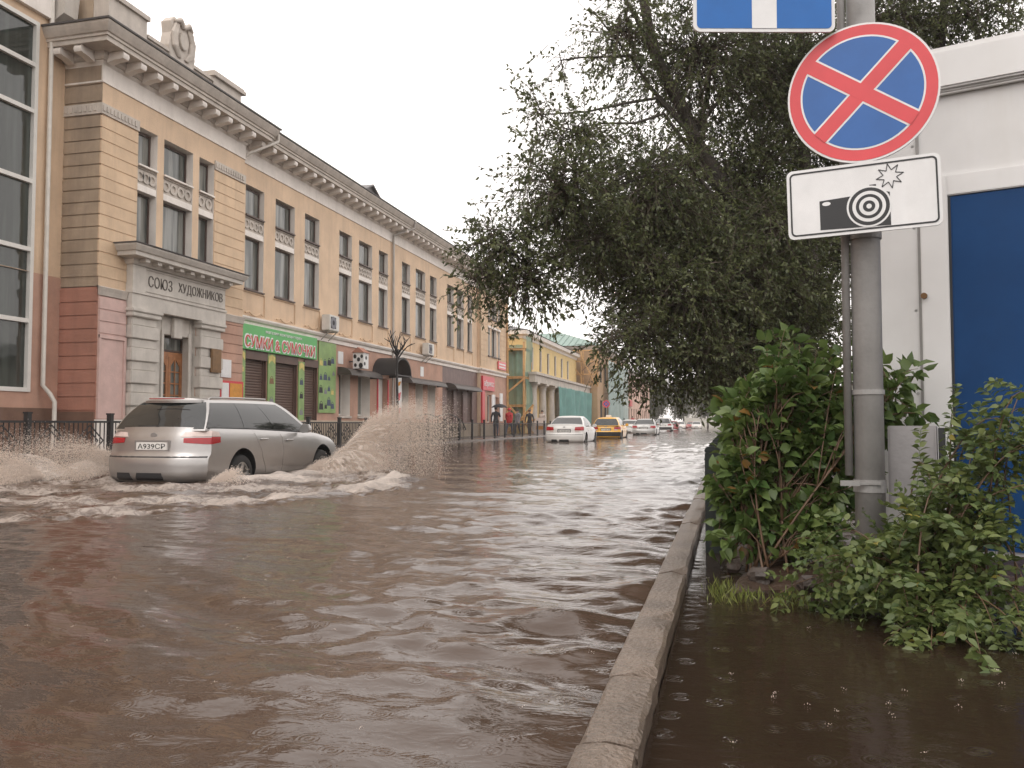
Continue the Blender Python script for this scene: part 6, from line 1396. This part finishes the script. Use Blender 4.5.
# round-leaved bush beside the pole
def bush(name, label, base, ellipsoids, n_stems, per, ll, lw, matl, seed, stem_r=.006):
    rng = np.random.default_rng(seed); root = thing(name, label, 'bush', base)
    sb = MB(); lv = Merge(); rd = random.Random(seed); mains = []
    for k in range(n_stems):
        c, r, wgt = ellipsoids[rng.choice(len(ellipsoids), p=[e[2] for e in ellipsoids])]
        u = unit(rng.normal(size=3)); tgt = np.array(c) + u * np.array(r) * rng.random() ** .35
        if k < 16: b0 = np.array(base) + np.array([rng.normal() * .10, rng.normal() * .09, 0]); rr_ = stem_r
        else:                                                          # side shoots leave the main stems
            A0, A1, A2 = mains[min(range(len(mains)), key=lambda i: np.linalg.norm(mains[i][2] - tgt) * rng.uniform(.6, 1.6))]; t0 = rng.uniform(.25, .85)
            b0 = (1 - t0) ** 2 * A0 + 2 * t0 * (1 - t0) * A1 + t0 ** 2 * A2; rr_ = stem_r * .55
        m1 = b0 * .55 + tgt * .45 + np.array([0, 0, .10 + .12 * rng.random()]) + rng.normal(size=3) * .07
        if k < 16: mains.append((b0, m1, tgt))
        ts_ = np.linspace(0, 1, 9)[:, None]; P = (1 - ts_) ** 2 * b0 + 2 * ts_ * (1 - ts_) * m1 + ts_ ** 2 * tgt
        sb.tube([Vector(p) for p in P], [rr_ * (1.15 - .8 * float(t)) for t in ts_], 5)
        n = per; t = rng.uniform(.35, 1.02, n)[:, None]; Q = (1 - t) ** 2 * b0 + 2 * t * (1 - t) * m1 + t ** 2 * tgt
        T_ = unit(2 * (1 - t) * (m1 - b0) + 2 * t * (tgt - m1))
        sd = unit(np.cross(T_, rng.normal(size=(n, 3)))); out = unit(Q - np.array(c))
        D = T_ * .35 + sd * .8 + out * .4 + np.array([0, 0, -.15]); Q = Q + unit(D) * .02
        V, F, nf = leaves(Q, D, ll, lw, .18, False, rng, .12); tint = np.clip(rng.random() * .45 + rng.random(n) * .55, 0, 1); lv.add(V, F, np.repeat(tint, nf))
    sb.build('stems', 'stem', root, smooth=True); link('foliage', lv.mesh('foliage', matl), root); return root
bush('bush', 'dense bush with broad bright green leaves and reddish stems left of the sign pole', (.20, 4.95, .0),
     [((.30, 5.25, .80), (.42, .40, .38), .31), ((.48, 5.0, .22), (.30, .2, .14), .05), ((.62, 5.35, .95), (.34, .3, .36), .22), ((.10, 5.15, .42), (.24, .3, .26), .16), ((.55, 5.2, .45), (.36, .3, .30), .12), ((.33, 5.3, 1.22), (.14, .15, .2), .05), ((.92, 5.12, .95), (.16, .15, .28), .07), ((.05, 5.05, .16), (.18, .2, .10), .02), ], 440, 15, .078, .054, 'bush_leaf', 3, .0075)
# drooping shrub with small paired leaflets
def shrub(name, label, base, targets, seed):
    rng = np.random.default_rng(seed); root = thing(name, label, 'shrub', base); sb = MB(); lv = Merge()
    for (tx, ty, tz), n in targets:
        for _ in range(n):
            b0 = np.array(base) + np.array([rng.normal() * .16, rng.normal() * .12, 0]); tgt = np.array([tx, ty, tz]) + rng.normal(size=3) * np.array([.10, .12, .08])
            m1 = b0 * .45 + tgt * .55; m1[2] = max(b0[2], tgt[2]) + .10 + .22 * rng.random(); m1 += rng.normal(size=3) * .05
            ts_ = np.linspace(0, 1, 11)[:, None]; P = (1 - ts_) ** 2 * b0 + 2 * ts_ * (1 - ts_) * m1 + ts_ ** 2 * tgt
            sb.tube([Vector(p) for p in P], [.005 * (1.1 - .9 * float(t)) for t in ts_], 5)
            # side sprays, each with a row of paired leaflets
            for t in rng.uniform(.28, 1.0, 8):
                o = (1 - t) ** 2 * b0 + 2 * t * (1 - t) * m1 + t * t * tgt; T_ = unit(2 * (1 - t) * (m1 - b0) + 2 * t * (tgt - m1))
                d = unit(T_ * .8 + rng.normal(size=3) * .75 + np.array([0, -.1, -.25])); L = rng.uniform(.12, .24); K = int(L / .026)
                q = np.linspace(.15, 1, K)[:, None]; sag = np.array([0, 0, -1.0]) * (q ** 2) * L * .25; R_ = o + d * q * L + sag
                V, F = twig_mesh(R_[:-1], R_[1:], .0018, .0014); lv.add(V, F, np.full(len(F), .2))
                sd = unit(np.cross(d, unit(rng.normal(size=3) * .3 + np.array([0, 0, 1]))))
                for s in (-1, 1):
                    V, F, nf = leaves(R_, d * .45 + s * sd[None] + rng.normal(size=(K, 3)) * .18, .043, .026, .12, False, rng, .06)
                    lv.add(V, F, np.repeat(np.clip(rng.random() * .55 + rng.random(K) * .45, 0, 1), nf))
    sb.build('stems', 'stem', root, smooth=True); link('foliage', lv.mesh('foliage', 'shrub_leaf'), root); return root
shrub('shrub', 'drooping shrub with rows of small paired leaflets in front of the blue panel', (.92, 4.12, .0),
      [((0.43, 4.01, 0.20), 5), ((0.60, 4.15, 0.26), 5), ((0.80, 4.10, 0.28), 4), ((0.99, 4.14, 0.44), 5), ((1.13, 4.22, 0.77), 5), ((1.24, 4.24, 0.86), 5), ((0.52, 3.78, 0.05), 5), ((0.64, 3.51, 0.02), 5), ((0.83, 3.76, 0.08), 5), ((1.08, 3.92, 0.24), 5), ((0.98, 3.59, 0.02), 5), ((0.84, 4.06, 0.23), 5), ((1.04, 4.11, 0.40), 5), ((0.32, 4.04, 0.08), 5), ((1.24, 4.04, 0.58), 5), ((0.83, 3.45, 0.02), 4)], 5)
# flooded grass and dead stalks at the edge of the soil
rng = np.random.default_rng(9); n = 260
gx = np.concatenate([rng.normal(-.03, .05, n // 3), rng.uniform(-.1, .35, n - n // 3)]); gy_ = np.concatenate([rng.normal(4.4, .12, n // 3), rng.normal(4.22, .09, n - n // 3)])
B_ = np.stack([gx, gy_, np.full(n, -.015)], 1); D_ = np.stack([rng.normal(0, .5, n), rng.normal(0, .5, n), np.full(n, 1.0)], 1)
V, F, nf = leaves(B_, D_, .055, .006, .1, True, rng); o = link('grass', np_mesh('grass', V, F, 'grass', tint=rng.random(n))); o['kind'] = 'stuff'; tag(o, 'yellow-green grass tips standing out of the puddle', 'grass')
# ------------------------------------------------------------------ rain-hazy air
m = bpy.data.materials.new('haze'); m.use_nodes = True; nt = m.node_tree
nt.nodes.remove(nt.nodes['Principled BSDF']); pv = nt.nodes.new('ShaderNodeVolumePrincipled'); pv.inputs['Density'].default_value = .0007
pv.inputs['Color'].default_value = (.95, .93, .91, 1); nt.links.new(pv.outputs['Volume'], nt.nodes['Material Output'].inputs['Volume'])
me = MB().box(-700, 700, -500, 1000, -2, 40).mesh('haze', []); me.materials.append(m)
o = link('haze', me); o['kind'] = 'stuff'; tag(o, 'thin pale rainy air down the street', 'haze')
